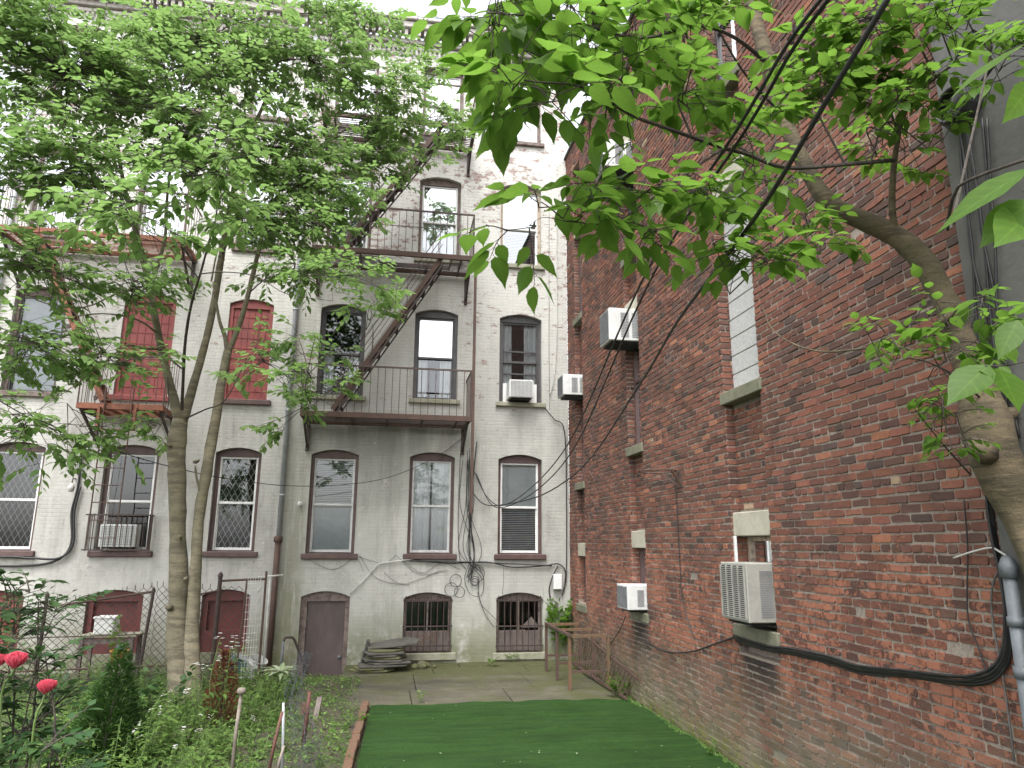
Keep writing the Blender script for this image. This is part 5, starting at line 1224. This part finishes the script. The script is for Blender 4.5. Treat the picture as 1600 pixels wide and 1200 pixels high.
for a in ((110, 110, 190, 130, 10.0, 1.25), (330, 80, 170, 110, 10.4, 1.25), (500, 110, 110, 90, 10.9, 1.2), (610, 160, 90, 70, 11.6, 1.), (430, 230, 150, 70, 10.8, 1.3),
          (600, 225, 110, 50, 11.5, 1.05), (110, 270, 140, 80, 9.6, 1.15), (300, 240, 130, 70, 10.2, 1.15), (420, 350, 100, 50, 10.2, 1.1), (70, 420, 120, 60, 9.6, .9), (210, 440, 120, 50, 10., .8),
          (540, 430, 80, 35, 9.3, .8), (70, 550, 110, 60, 9.5, 1.), (180, 570, 100, 45, 9.9, .75), (40, 690, 90, 60, 9.2, .85), (130, 680, 70, 40, 9.6, .6), (480, 590, 60, 70, 9.5, .5), (230, 660, 50, 35, 10.3, .6), (490, 350, 80, 60, 10.6, 1.),
          (-60, 300, 70, 220, 9.3, .8), (520, 20, 90, 40, 11.0, 1.), (530, 300, 60, 50, 10.8, .9), (20, 20, 80, 60, 9.6, 1.), (570, 50, 70, 40, 11.3, .8), (280, 150, 200, 130, 9.6, .35)):
    pxblob(T, *a, slen=.42)
# nearer branches with leaves that look larger
T.limb(TP([(180, 340, 8.5), (240, 330, 7.9), (320, 300, 7.3), (360, 250, 6.9)]), [.009, .008, .006, .004], 6, T.twig)
DM = 1.3
for a in ((300, 275, 110, 45, 7.1, .8, .135), (170, 330, 110, 35, 7.2, .8, .135), (350, 340, 90, 40, 7.6, .6, .13), (240, 390, 110, 30, 7.8, .6, .13), (330, 240, 60, 25, 7.0, .9, .135)):
    pxblob(T, *a, ry_m=.4, slen=.38, nl=7, berries=3)
T.finish(T1, 'bark', 'leaf')
# second trunk
T = Plant(); T.thick = .70; T2 = thing('tree', 'slimmer tree with pale trunk leaning right beside the forked one, near its base', 'tree', (fac(303, 1095, 10.85).x, 10.85, 0), 'trees in the left bed')
T.limb(TP([(303, 1110, 10.85), (301, 1060, 10.85), (300, 1000, 10.87), (303, 930, 10.9), (307, 870, 10.9), (312, 800, 10.92), (323, 735, 10.95), (335, 665, 11), (345, 605, 11), (356, 548, 11)]), [.18, .15, .125, .12, .115, .11, .105, .10, .09, .085], 14)
T.limb(TP([(356, 552, 11), (351, 525, 11), (344, 505, 10.95), (339, 480, 10.9), (333, 440, 10.8)]), [.055, .045, .036, .03, .02], 9)
T.limb(TP([(356, 552, 11), (369, 520, 11), (382, 482, 11), (394, 435, 11.05), (403, 395, 11.1), (420, 335, 11.2), (445, 285, 11.4), (490, 235, 11.6), (560, 195, 11.9), (640, 190, 12.2)]), [.07, .06, .055, .05, .045, .038, .03, .022, .014, .008], 9)
T.limb(TP([(445, 285, 11.4), (470, 290, 11.2), (500, 260, 11.0), (540, 250, 10.8)]), [.022, .018, .014, .008], 7)
T.limb(TP([(330, 440, 10.8), (345, 380, 10.6), (390, 330, 10.4), (430, 300, 10.2)]), [.02, .016, .012, .008], 6)
T.limb(TP([(366, 550, 10.9), (395, 556, 10.5), (430, 575, 10.2), (480, 612, 9.9), (530, 640, 9.7)]), [.012, .010, .008, .006, .004], 6, T.twig)
T.limb(TP([(313, 770, 10.9), (307, 745, 10.85), (305, 728, 10.8)]), [.03, .024, .018], 6)
DM = 1.9
for a in ((590, 250, 90, 35, 11.4, 1.05), (690, 190, 45, 45, 12.1, 1.0), (460, 420, 90, 50, 10.2, .9), (590, 470, 55, 30, 9.5, .8), (410, 560, 70, 60, 10, .55), (500, 620, 60, 40, 9.8, .55), (450, 300, 90, 60, 10.8, 1.), (650, 110, 60, 50, 12.0, .9), (560, 330, 60, 40, 10.6, .8), (430, 680, 60, 30, 9.9, .35), (720, 215, 30, 25, 12.2, .9)):
    pxblob(T, *a, slen=.42)
T.finish(T2, 'bark', 'leaf')

# ---- right tree ----
T = Plant(); T.thick = .86; b0 = fac(1690, 1250, 3.30); T3 = thing('tree', 'old crooked leaning tree at the near end of the brick wall', 'tree', (b0.x, b0.y, 0))
T.limb([V((b0.x+.05, b0.y, -.05)), fac(1655, 1040, 3.35), fac(1622, 900, 3.45), fac(1592, 815, 3.5), fac(1562, 735, 3.52), fac(1545, 675, 3.54), fac(1527, 600, 3.58), fac(1500, 530, 3.6), fac(1473, 462, 3.62), fac(1440, 405, 3.65), fac(1400, 368, 3.7), fac(1350, 345, 3.75), fac(1308, 325, 3.8), fac(1278, 295, 3.85), fac(1248, 240, 3.9), fac(1222, 180, 3.95), fac(1200, 100, 4.0), fac(1180, 30, 4.05), fac(1160, -50, 4.1)],
       [.09, .075, .068, .085, .135, .15, .112, .088, .082, .088, .082, .072, .070, .062, .056, .055, .054, .050, .045], 16)
for (x, y, Y, d, r_) in ((1535, 705, 3.45, (-.5, -.4, -.1), .06), (1570, 650, 3.5, (.4, -.3, .2), .04), (1475, 500, 3.55, (.4, -.3, .4), .025)):
    p = fac(x, y, Y); d = V(d); T.wood.tube([p-d*.05, p+d*.06, p+d*.13], [r_*1.3, r_*.9, r_*.6], 10, lump=.3)
T.limb([fac(1400, 368, 3.68), fac(1394, 320, 3.6), fac(1398, 250, 3.5), (fac(1412, 180, 3.4)), fac(1440, 140, 3.3), fac(1490, 100, 3.1)], [.028, .024, .020, .017, .013, .008], 7)
T.limb([fac(1398, 250, 3.5), fac(1320, 257, 3.3), fac(1230, 262, 3.15), fac(1165, 240, 3.05), fac(1127, 230, 2.95), fac(1033, 197, 2.8), fac(987, 180, 2.7), fac(913, 137, 2.55), fac(840, 128, 2.45), fac(795, 122, 2.4)], [.016, .0135, .013, .012, .0115, .010, .0085, .006, .004, .003], 7, T.twig)
T.limb([fac(1130, 232, 2.95), fac(1060, 280, 2.85), fac(1000, 322, 2.75), fac(955, 350, 2.7), fac(880, 345, 2.6)], [.008, .0065, .005, .004, .003], 6, T.twig)
T.limb([fac(1200, 100, 4.0), fac(1150, 60, 3.6), fac(1090, 40, 3.2), fac(1000, 60, 2.9), fac(880, 30, 2.6), fac(760, 20, 2.5)], [.018, .014, .011, .008, .006, .003], 6, T.twig)
T.limb([fac(1222, 180, 3.95), fac(1160, 110, 3.7), fac(1110, 20, 3.5), fac(1090, -40, 3.4)], [.012, .009, .007, .004], 6, T.twig)
T.limb([fac(1200, 130, 4.0), fac(1280, 60, 3.7), fac(1380, 20, 3.3), fac(1480, -10, 3.0)], [.016, .013, .01, .006], 6, T.twig)
T.limb([fac(1308, 325, 3.8), fac(1230, 370, 3.6), fac(1180, 420, 3.4), fac(1140, 460, 3.3)], [.012, .009, .006, .004], 6, T.twig)
T.limb([fac(1500, 530, 3.6), wal(1440, 548, 3.4), wal(1390, 540, 3.42), wal(1330, 547, 3.44), wal(1280, 549, 3.45), wal(1235, 535, 3.45), wal(1205, 512, 3.45), wal(1192, 480, 3.45)], [.012, .0115, .011, .010, .009, .008, .0065, .004], 7)
T.limb([fac(1530, 620, 3.5), fac(1480, 580, 3.3), fac(1420, 560, 3.15), fac(1370, 590, 3.1)], [.008, .006, .004, .003], 6, T.twig)
T.limb([fac(1515, 740, 3.45), fac(1470, 690, 3.3), fac(1430, 640, 3.2)], [.007, .005, .003], 6, T.twig)
def rb(cx, cy, rx, ry, Y, L, ns, nl=6, prof=MD, ry_m=.25, slen=None, b=2, **kw):
    sc = Y/FPX; dn_ = (.62 if cx < 1000 else .78) if (cy > 140 and cx < 1250) else .95; T.blob(fac(cx, cy-8, Y), (rx*sc, ry_m, ry*sc), max(1, round(ns*dn_)), 3, nl-1, L*1.1, prof, r=.007, slen=slen or L*2.1, berries=b, droop=.25, tilt=.5, **kw)
for a in ((780, 50, 70, 60, 2.55, .115, 6), (800, 150, 70, 50, 2.45, .125, 6), (880, 60, 70, 60, 2.6, .12, 6), (870, 180, 70, 45, 2.5, .125, 5), (970, 90, 80, 70, 2.8, .115, 8), (980, 200, 80, 40, 2.75, .115, 6), (1080, 80, 80, 80, 3.0, .11, 9), (1080, 180, 80, 50, 2.9, .11, 6),
          (880, 350, 70, 30, 2.6, .12, 5), (820, 365, 30, 20, 2.5, .12, 2), (960, 320, 70, 30, 2.7, .115, 5), (1040, 300, 70, 40, 2.8, .11, 5), (1020, 390, 50, 25, 2.8, .115, 3), (1120, 330, 70, 60, 2.95, .11, 7), (1110, 430, 60, 35, 3.0, .115, 4), (1190, 420, 60, 40, 3.1, .11, 5), (1180, 280, 60, 50, 3.1, .105, 5), (1180, 190, 60, 50, 3.2, .105, 5),
          (1270, 100, 80, 70, 3.3, .10, 9), (1290, 170, 70, 40, 3.3, .10, 6), (1380, 60, 90, 60, 3.1, .105, 10), (1380, 160, 80, 50, 3.3, .10, 9), (1270, 380, 60, 35, 3.5, .095, 4), (1370, 250, 80, 50, 3.9, .09, 5), (1480, 70, 80, 50, 3.0, .10, 8), (1450, 240, 50, 40, 3.2, .09, 3), (1230, 340, 60, 30, 3.3, .10, 3),
          (1450, 600, 70, 40, 3.15, .085, 5), (1480, 690, 50, 50, 3.25, .065, 6), (1400, 545, 50, 30, 3.1, .085, 3), (1540, 540, 60, 30, 2.6, .10, 5), (1450, 160, 60, 50, 3.1, .09, 7), (1560, 120, 50, 60, 2.8, .09, 5), (930, 10, 90, 30, 2.7, .11, 5), (1150, 10, 90, 30, 3.2, .10, 6), (790, -10, 60, 30, 2.5, .11, 3)):
    rb(*a)
# the nearest twigs reach in from the right of the camera
def nl_(p0, p1, Y0_, Y1_, w=.5, n=(0, -.15, 1), tone=.5, droop=.1, L=None):
    a = fac(*p0, Y0_); b_ = fac(*p1, Y1_); d = b_-a; leaf(T.leaf, a, d, V(n), d.length, d.length*w, tone, HI, droop, .16, .06)
q0 = fac(1660, 235, .80); T.twig.tube(smoothpath([fac(1560, 30, 3.2), V((1.9, 2.0, 3.3)), V((1.25, 1.3, 2.95)), q0, fac(1600, 300, .84)], 5), [.006, .005, .0045, .003, .002] and [.006-.00018*i for i in range(21)], 6)
nl_((1612, 262), (1452, 356), .80, .90, .46, (.1, -.8, .75), .3); nl_((1612, 312), (1527, 384), .82, .86, .62, (.2, -.7, .7), .25); nl_((1615, 330), (1560, 375), .84, .8, .5, (-.3, -.9, .4), .5)
nl_((1604, 68), (1474, 148), 1.05, 1.15, .42, (.0, -.6, .8), .35); nl_((1612, 130), (1573, 190), .95, .95, .5, (.4, -.8, .4), .6); nl_((1590, 30), (1525, 70), 1.2, 1.25, .5, (0, -.5, .8), .8); nl_((1545, 88), (1490, 68), 1.5, 1.6, .5, (0, -.5, .8), .7)
T.twig.tube(smoothpath([fac(1660, 60, .95), fac(1610, 66, 1.04), fac(1560, 85, 1.4)], 4), .002, 5)
nl_((1560, 575), (1600, 640), 2.0, 1.9, .6, (.1, -.6, .8), .3); nl_((1545, 570), (1478, 628), 2.0, 2.0, .55, (.1, -.5, .8), .25); nl_((1530, 578), (1575, 612), 2.0, 2.0, .6, (.1, -.6, .8), .35); nl_((1590, 500), (1560, 560), 2.0, 2.0, .5, (.1, -.5, .8), .3)
T.twig.tube(smoothpath([fac(1620, 560, 2.3), fac(1580, 570, 2.05), fac(1540, 572, 2.0)], 4), .003, 5)
T.finish(T3, 'bark_right', 'leaf_near')

# ------------------------------------------------------------------ garden plants
fp = MB()
for k in range(60):
    x, y = rnd.uniform(-.1, 3.3), rnd.uniform(6.5, 13.6); z = .045 if y < 10.4 else .012
    d = rv(); d.z = 0; L = rnd.uniform(.012, .035); leaf(fp, (x, y, z), d, V((0, 0, 1)), L, L*.6, rnd.random(), LO, .1, .2)
tag(fp.build('fallen_petals', 'leaf_pale', tones=True), 'pale petals and leaf scraps fallen on the turf and patio', 'fallen petals', kind='stuff')
def sz_(x, y): return soilz(x, y) if x < -.22 else 0.
gr = MB()
for k in range(15000):
    y = rnd.uniform(5.6, 12.8); x = -.30-abs(rnd.gauss(0, 1))*2.6*(1 if rnd.random() < .8 else .3)
    if x < -8: continue
    if x > PX0-.15 and y > PY0-.2: continue
    bare = sin(x*2.1+y*1.3)+sin(x*.9-y*2.2)
    if bare > 1.0 and rnd.random() < .75: continue
    if x > -1.5 and rnd.random() < .45: continue
    h_ = (rnd.random()**2)*(.08 if x > -1.5 else .24); L = rnd.uniform(.022, .06)*(1 if rnd.random() < .9 else 1.6); d = rv(); d.z = rnd.uniform(-.2, .6)
    leaf(gr, (x, y, sz_(x, y)+.01+h_), d, V((0, 0, 1))+rv()*.6, L, L*rnd.uniform(.4, .75), rnd.random(), LO, .2, .15)
tag(gr.build('ground_cover', 'leaf_low', tones=True, smooth=True), 'low mixed weeds and clover covering the garden bed', 'ground cover', kind='stuff')
gr = MB()
for k in range(5200):
    y = rnd.uniform(6, 12.5); x = -rnd.uniform(.9, 7); L = rnd.uniform(.05, .16)*(1.6 if x < -3 else 1)
    if sin(x*3.1)+sin(y*2.3+x) < -.2: continue
    d = V((rnd.uniform(-.5, .5), rnd.uniform(-.5, .5), 1)); leaf(gr, (x, y, sz_(x, y)), d, rv(), L, .007, rnd.random(), LO, .35, .05)
tag(gr.build('grass', 'leaf_low', tones=True), 'thin blades of grass between the garden weeds', 'grass', kind='stuff')

us = MB(); ul = MB(); ru = random.Random(77)
for k in range(800):
    y = ru.uniform(6.6, 12.2); x = -1.15-abs(ru.gauss(0, 1))*1.9; hh = ru.uniform(.14, .50)*(1. if x < -1.9 else .6)
    if x < -7 or (abs(x+1.4) < .5 and y > 12.4): continue
    c = V((x, y, sz_(x, y)-.01)); tip = c+V((ru.uniform(-.12, .12), ru.uniform(-.12, .12), hh)); P_ = smoothpath([c, (c+tip)/2+V((ru.uniform(-.03, .03), 0, 0)), tip], 3)
    us.tube(P_, .003, 3, cap=False); n = int(hh/.028)+3; L0 = ru.uniform(.05, .12); asp = ru.choice([.28, .4, .6]); tn = ru.random()
    for i in range(n):
        u = .1+.9*i/n; f = u*(len(P_)-1); j = min(int(f), len(P_)-2); p = P_[j].lerp(P_[j+1], f-j); b_ = i*2.4+k; L = L0*(1.1-.45*u)*ru.uniform(.7, 1.2)
        leaf(ul, p, V((cos(b_), sin(b_), ru.uniform(.0, .6))), V((0, 0, 1))+rv(ru)*.35, L, L*asp, min(1, max(0, tn+ru.uniform(-.3, .3))), LO if L < .07 else LAN, .35, .15)
b0_ = len(us.v)
o = ul.build('undergrowth', 'leaf_low', tones=True, smooth=True); tag(o, 'knee high green stems and leaves crowding the garden bed', 'undergrowth', kind='stuff')
us.build('stems', 'stem', o)

def stem_plant(r, h, ns, leafL, spread, asp=.28, flowers=0, prof=LAN, lm='leaf_low', hangz=.25):
    s_ = MB(); l_ = MB(); f_ = MB()
    for k in range(ns):
        a = r.uniform(0, 6.28); hh = h*r.uniform(.65, 1.05); tip = V((cos(a)*spread*r.random(), sin(a)*spread*r.random(), hh)); P = smoothpath([V((r.uniform(-.03, .03), r.uniform(-.03, .03), 0)), tip*.5+V((r.uniform(-.03, .03), r.uniform(-.03, .03), 0)), tip], 4)
        s_.tube(P, [.005*(1-.6*i/(len(P)-1)) for i in range(len(P))], 4, cap=False); n = int(hh/.035)
        for i in range(n):
            u = .12+.88*i/n; f = u*(len(P)-1); j = min(int(f), len(P)-2); p = P[j].lerp(P[j+1], f-j); b_ = i*2.4+a
            d = V((cos(b_), sin(b_), hangz+r.uniform(-.2, .35))); L = leafL*(1.1-.5*u)*r.uniform(.7, 1.15); leaf(l_, p, d, V((0, 0, 1))+rv(r)*.3, L, L*asp, r.random(), prof, .35, .15)
        if flowers:
            for q in range(flowers):
                p = tip+rv(r)*.03+V((0, 0, .01))
                for w_ in range(6): b_ = w_*1.05+q; leaf(f_, p, V((cos(b_), sin(b_), .25)), V((0, 0, 1)), r.uniform(.012, .020), .013, r.random(), LO, .2, .1)
    return s_, l_, f_
def plant_proto(name, label, cat, group, seed, mat='leaf_low', **kw):
    r = random.Random(seed); t = thing(name, label, cat, (0, 0, 0), group); s_, l_, f_ = stem_plant(r, **kw); s_.build('stem', 'stem', t); l_.build('foliage', mat, t, smooth=True, tones=True)
    if f_.v: f_.build('flowers', 'petal_white', t, tones=True)
    return t
def at(px, py, z=.08):
    p = gnd(px, py, z); p.z = sz_(p.x, p.y)-.01; return p
def gat(px, Y): p = fac(px, 1100, Y); p.z = sz_(p.x, Y)-.01; return p
fl = [plant_proto('flowering_plant', 'x', 'flowering plant', 'white flowered stems in the garden bed', 20+i, h=.55+.12*i, ns=3+i % 2, leafL=.10, spread=.16, flowers=4) for i in range(3)]
spots = [(330, 9.6, 1.9, 'tallest white flowered stems beside the two trunks'), (300, 8.8, 1.3, 'white flowered stems in front of the forked trunk'), (250, 8.2, .85, 'white flowered stems right of the small spruce'), (225, 7.6, .8, 'white flowered stems low at the right foot of the spruce'),
         (285, 7.4, .75, 'white flowered stems at the bottom edge of the photo'), (355, 9.9, 1.6, 'white flowered stems before the brown dead shrub'), (268, 9.4, .8, 'white flowered stems left of the trunk base'), (320, 8.0, .7, 'short white flowered stems mid bed left of the knobbed stake'),
         (395, 8.6, .55, 'small white flowered stems right of the knobbed stake')]
for i, (px, Y, sc, lb) in enumerate(spots):
    p = gat(px, Y)
    if i < 3: fl[i].location = p; fl[i]['label'] = lb; fl[i].scale = (sc,)*3
    else: dup(fl[i % 3], p, lb, rz=i*1.7, scale=sc)
gp_ = [plant_proto('leafy_plant', 'x', 'leafy plant', 'green leafy plants in the garden bed', 40+i, h=[.5, .38, .6][i], ns=[7, 9, 6][i], leafL=[.12, .07, .16][i], spread=[.25, .3, .22][i], asp=[.3, .5, .22][i]) for i in range(3)]
spots = [(330, 7.2, 1.0, 'leafy plant left of the knobbed stake, nearest the frame bottom'), (380, 7.6, .8, 'leafy plant between the knobbed stake and the thin brown one'), (395, 9.5, 1.0, 'bushy leafy plant beside the brown dead shrub'), (250, 7.2, .9, 'leafy plant at the foot of the spruce'), (60, 8.5, 1.3, 'bushy leafy plant left of the spruce'), (110, 9.2, 1.3, 'leafy plant behind the spruce on its left'),
         (30, 9.5, 1.4, 'big leafy plant near the left edge by the fence'), (150, 10.4, 1.2, 'leafy plant at the fence foot above the spruce'), (230, 10.2, 1.2, 'leafy plant between the spruce and the forked trunk'), (90, 10.8, 1.3, 'leafy plant at the fence foot near the left fence post'), (10, 7.6, 1.2, 'leafy plant in the lower left corner'), (370, 10.8, .9, 'leafy plant right of the slim trunk'),
         (410, 10.6, .8, 'leafy plant before the white bucket'), (440, 10.8, .8, 'low bushy plant under the striped hosta'), (425, 10.0, .9, 'bushy plant just before the hosta'), (450, 8.6, .5, 'small plant between the grey stake and the red stake'), (530, 8.5, .4, 'small weed right of the red stake'), (505, 7.6, .45, 'small weed near the netting foot'),
         (540, 9.4, .35, 'small weed near the edging bricks'), (240, 11.2, 1.1, 'leafy plant at the second fence post'), (345, 8.3, .8, 'leafy plant behind the knobbed stake'), (290, 10.0, .9, 'leafy plant right at the trunk foot'), (180, 9.4, 1.1, 'leafy plant directly behind the spruce tip'), (465, 9.8, .5, 'small plant at the patio corner'), (550, 7.9, .4, 'small weed hard against the edging bricks')]
for i, (px, Y, sc, lb) in enumerate(spots):
    p = gat(px, Y)
    if i < 3: gp_[i].location = p; gp_[i]['label'] = lb; gp_[i].scale = (sc,)*3
    else: dup(gp_[(0, 1, 2, 1, 0)[i % 5]], p, lb, rz=i*2.1, scale=sc)
# small spruce
c = gat(168, 8.0); t = thing('spruce', 'small dense cone shaped dwarf spruce in the garden bed', 'spruce', c); r = random.Random(5)
ap = fac(196, 1000, 8.0); hgt = ap.z-c.z; s_ = MB(); s_.tube([c, V((ap.x, ap.y, ap.z-.1))], [.015, .003], 6); s_.build('trunk', 'bark_dark', t); l_ = MB()
for k in range(9000):
    u = 1-math.sqrt(r.random()); u = min(.995, u); a = r.uniform(0, 6.283); ax = c.lerp(ap, u); R_ = .46*(1-u)**.9*(1+.12*sin(a*5+u*17)+.08*sin(a*9-u*31)); q = r.uniform(.55, 1.)
    p = ax+V((cos(a)*R_*q, sin(a)*R_*q, r.uniform(-.02, .02))); d = V((cos(a), sin(a), .75+r.uniform(-.3, .3))); L = r.uniform(.045, .085)*(1-.35*u)
    leaf(l_, p, d+rv(r)*.35, V((0, 0, 1))+rv(r)*.5, L, L*.34, r.random()*(.4+.6*q), LO, .1, .1)
l_.build('crown', 'spruce', t, tones=True)
# brown dead shrub
c = gat(346, 9.7); t = thing('dead_shrub', 'narrow rusty brown dead conifer shrub right of the slim trunk', 'shrub', c); l_ = MB(); s_ = MB(); s_.tube([c, c+V((0, 0, .6))], [.02, .006], 6); s_.build('stem', 'bark_dark', t)
for k in range(1500):
    u = r.random(); a = r.uniform(0, 6.283); R_ = .22*(1-abs(u-.35))**1.4*(1 if u < .85 else .5); p = c+V((cos(a)*R_*r.uniform(.4, 1), sin(a)*R_*r.uniform(.4, 1), u*.85)); L = r.uniform(.03, .07); leaf(l_, p, V((cos(a), sin(a), .9))+rv(r)*.5, rv(r), L, L*.3, r.random(), LO, .2, .1)
l_.build('foliage', 'leaf_brown', t, tones=True)
# striped hosta
def rosette(name, label, cat, c, n, L, mat, r, asp=.3, up=.7, droop=.5, prof=MD):
    t = thing(name, label, cat, c); l_ = MB()
    for i in range(n): a = i*2.4; d = V((cos(a), sin(a), up*(.3+1.2*i/n))); q = L*r.uniform(.75, 1.1); leaf(l_, c+V((0, 0, .02)), d, V((0, 0, 1)), q, q*asp, r.random(), prof, droop, .2)
    l_.build('leaves', mat, t, smooth=True, tones=True); return t
rosette('hosta', 'white striped hosta clump before the cellar stair rail', 'hosta', gat(436, 11.6)+V((0, 0, .22)), 22, .34, 'leaf_pale', r, .22)
# vine in the corner and weeds
def weed(name, label, cat, c, h, ns, n, L, mat, group=None, spread=.2):
    t = thing(name, label, cat, c, group); P_ = Plant()
    for k in range(ns):
        a = r.uniform(0, 6.28); tip = V(c)+V((cos(a)*spread, sin(a)*spread*.6, h*r.uniform(.5, 1))); P_.spray(c, tip, n, L, MD, r=.003, asp=.7, tilt=.6)
    P_.twig.build('stem', 'stem', t); P_.leaf.build('leaves', mat, t, smooth=True, tones=True); return t
weed('vine', 'bright green vine climbing the corner between the white house and the brick wall', 'vine', V((3.30, 13.85, .05)), 1.15, 16, 12, .13, 'leaf_near', None, .22)
weed('nettle', 'green weed clump at the foot of the brick wall where the patio ends', 'weed', V((3.40, 10.62, .0)), .34, 9, 8, .075, 'leaf_near', 'weeds at the paving joints', .16)
weed('weed', 'weed tuft on the patio near the turf edge', 'weed', gnd(657, 1098), .24, 4, 6, .04, 'leaf_low', 'weeds at the paving joints', .06)
weed('weed', 'weed tuft between the two cellar windows on the patio', 'weed', gnd(768, 1041), .16, 5, 5, .06, 'leaf_near', 'weeds at the paving joints', .12)
weed('weed', 'weed on the sill of the broken cellar window', 'weed', V((2.42, 13.9, .03)), .12, 5, 4, .06, 'leaf_near', 'weeds at the paving joints', .12)
weed('weed', 'weed growing at the turf edge against the near brick wall', 'weed', V((3.47, 7.6, .0)), .15, 6, 6, .04, 'leaf_near', 'weeds at the paving joints', .10)
weed('weed', 'weed growing over the edging bricks onto the turf', 'weed', V((-.22, 9.5, .02)), .12, 6, 5, .06, 'leaf_near', 'weeds at the paving joints', .15)
weed('broadleaf_weed', 'broad leaved weed left of the trunk foot', 'weed', gat(255, 9.9), .65, 9, 8, .13, 'leaf_dark', None, .3)
weed('climber', 'dark climber hanging over the left end of the chain-link fence', 'climber', V((-5.1, 11.6, .7)), .75, 22, 12, .10, 'leaf_dark', None, .7)
weed('climber', 'small climber on the fence in front of the garden table', 'climber', V((-3.75, 11.8, .3)), .8, 6, 6, .10, 'leaf_near', None, .25)
# rose bush close to the camera on the left
c = fac(-10, 1500, 3.0); c.z = -.03; t = thing('rose_bush', 'dark leaved rose bush with three red blooms at the lower left edge', 'rose bush', c); P_ = Plant()
P_.sk = [(V((c.x, c.y, .3)), .02)]; P_.twig.tube([c, V((c.x, c.y, .7))], [.02, .012], 7); P_.sk.append((V((c.x, c.y, .7)), .012))
for (x, y, Y, rx, ry, ns) in ((-30, 1150, 3.0, 60, 60, 7), (40, 1120, 3.1, 45, 70, 6), (20, 980, 3.3, 60, 40, 7), (60, 940, 3.4, 30, 20, 2), (90, 1180, 2.9, 40, 30, 3), (-20, 1250, 2.8, 120, 40, 7), (80, 1280, 2.8, 90, 30, 6), (70, 1020, 3.2, 20, 40, 2)):
    sc = Y/FPX; P_.blob(fac(x, y, Y), (rx*sc, .22, ry*sc), ns, 4, 7, .06, MD, r=.006, slen=.16)
P_.finish(t, 'bark_dark', 'leaf_dark', leafname='foliage')
def bloom(c, R_, r):
    b = MB()
    for k in range(34):
        u = k/34; a = k*2.4; d = V((cos(a)*(.15+.75*u), sin(a)*(.15+.75*u), 1.2-u*.6)); p = c+V((cos(a), sin(a), 0))*R_*.12*u; leaf(b, p-V((0, 0, R_*.4)), d, V((-cos(a), -sin(a), .6)), R_*r.uniform(.85, 1.1), R_*1.25, r.random(), [(0, 0), (.3, .4), (.6, .52), (.85, .42), (1, 0)], -.30, .35)
    return b
for (x, y, Y, R_) in ((24, 1035, 2.95, .050), (-6, 1036, 3.0, .045), (72, 1076, 2.9, .042)):
    p = fac(x, y, Y); bloom(p, R_, r).build('rose', 'petal_red', t, tones=True); b = MB(); b.tube(smoothpath([p-V((0, 0, R_*.4)), p-V((.02, 0, .2)), V((c.x+.1, c.y, .6))], 4), .004, 5); b.build('rose_stem', 'stem', t)
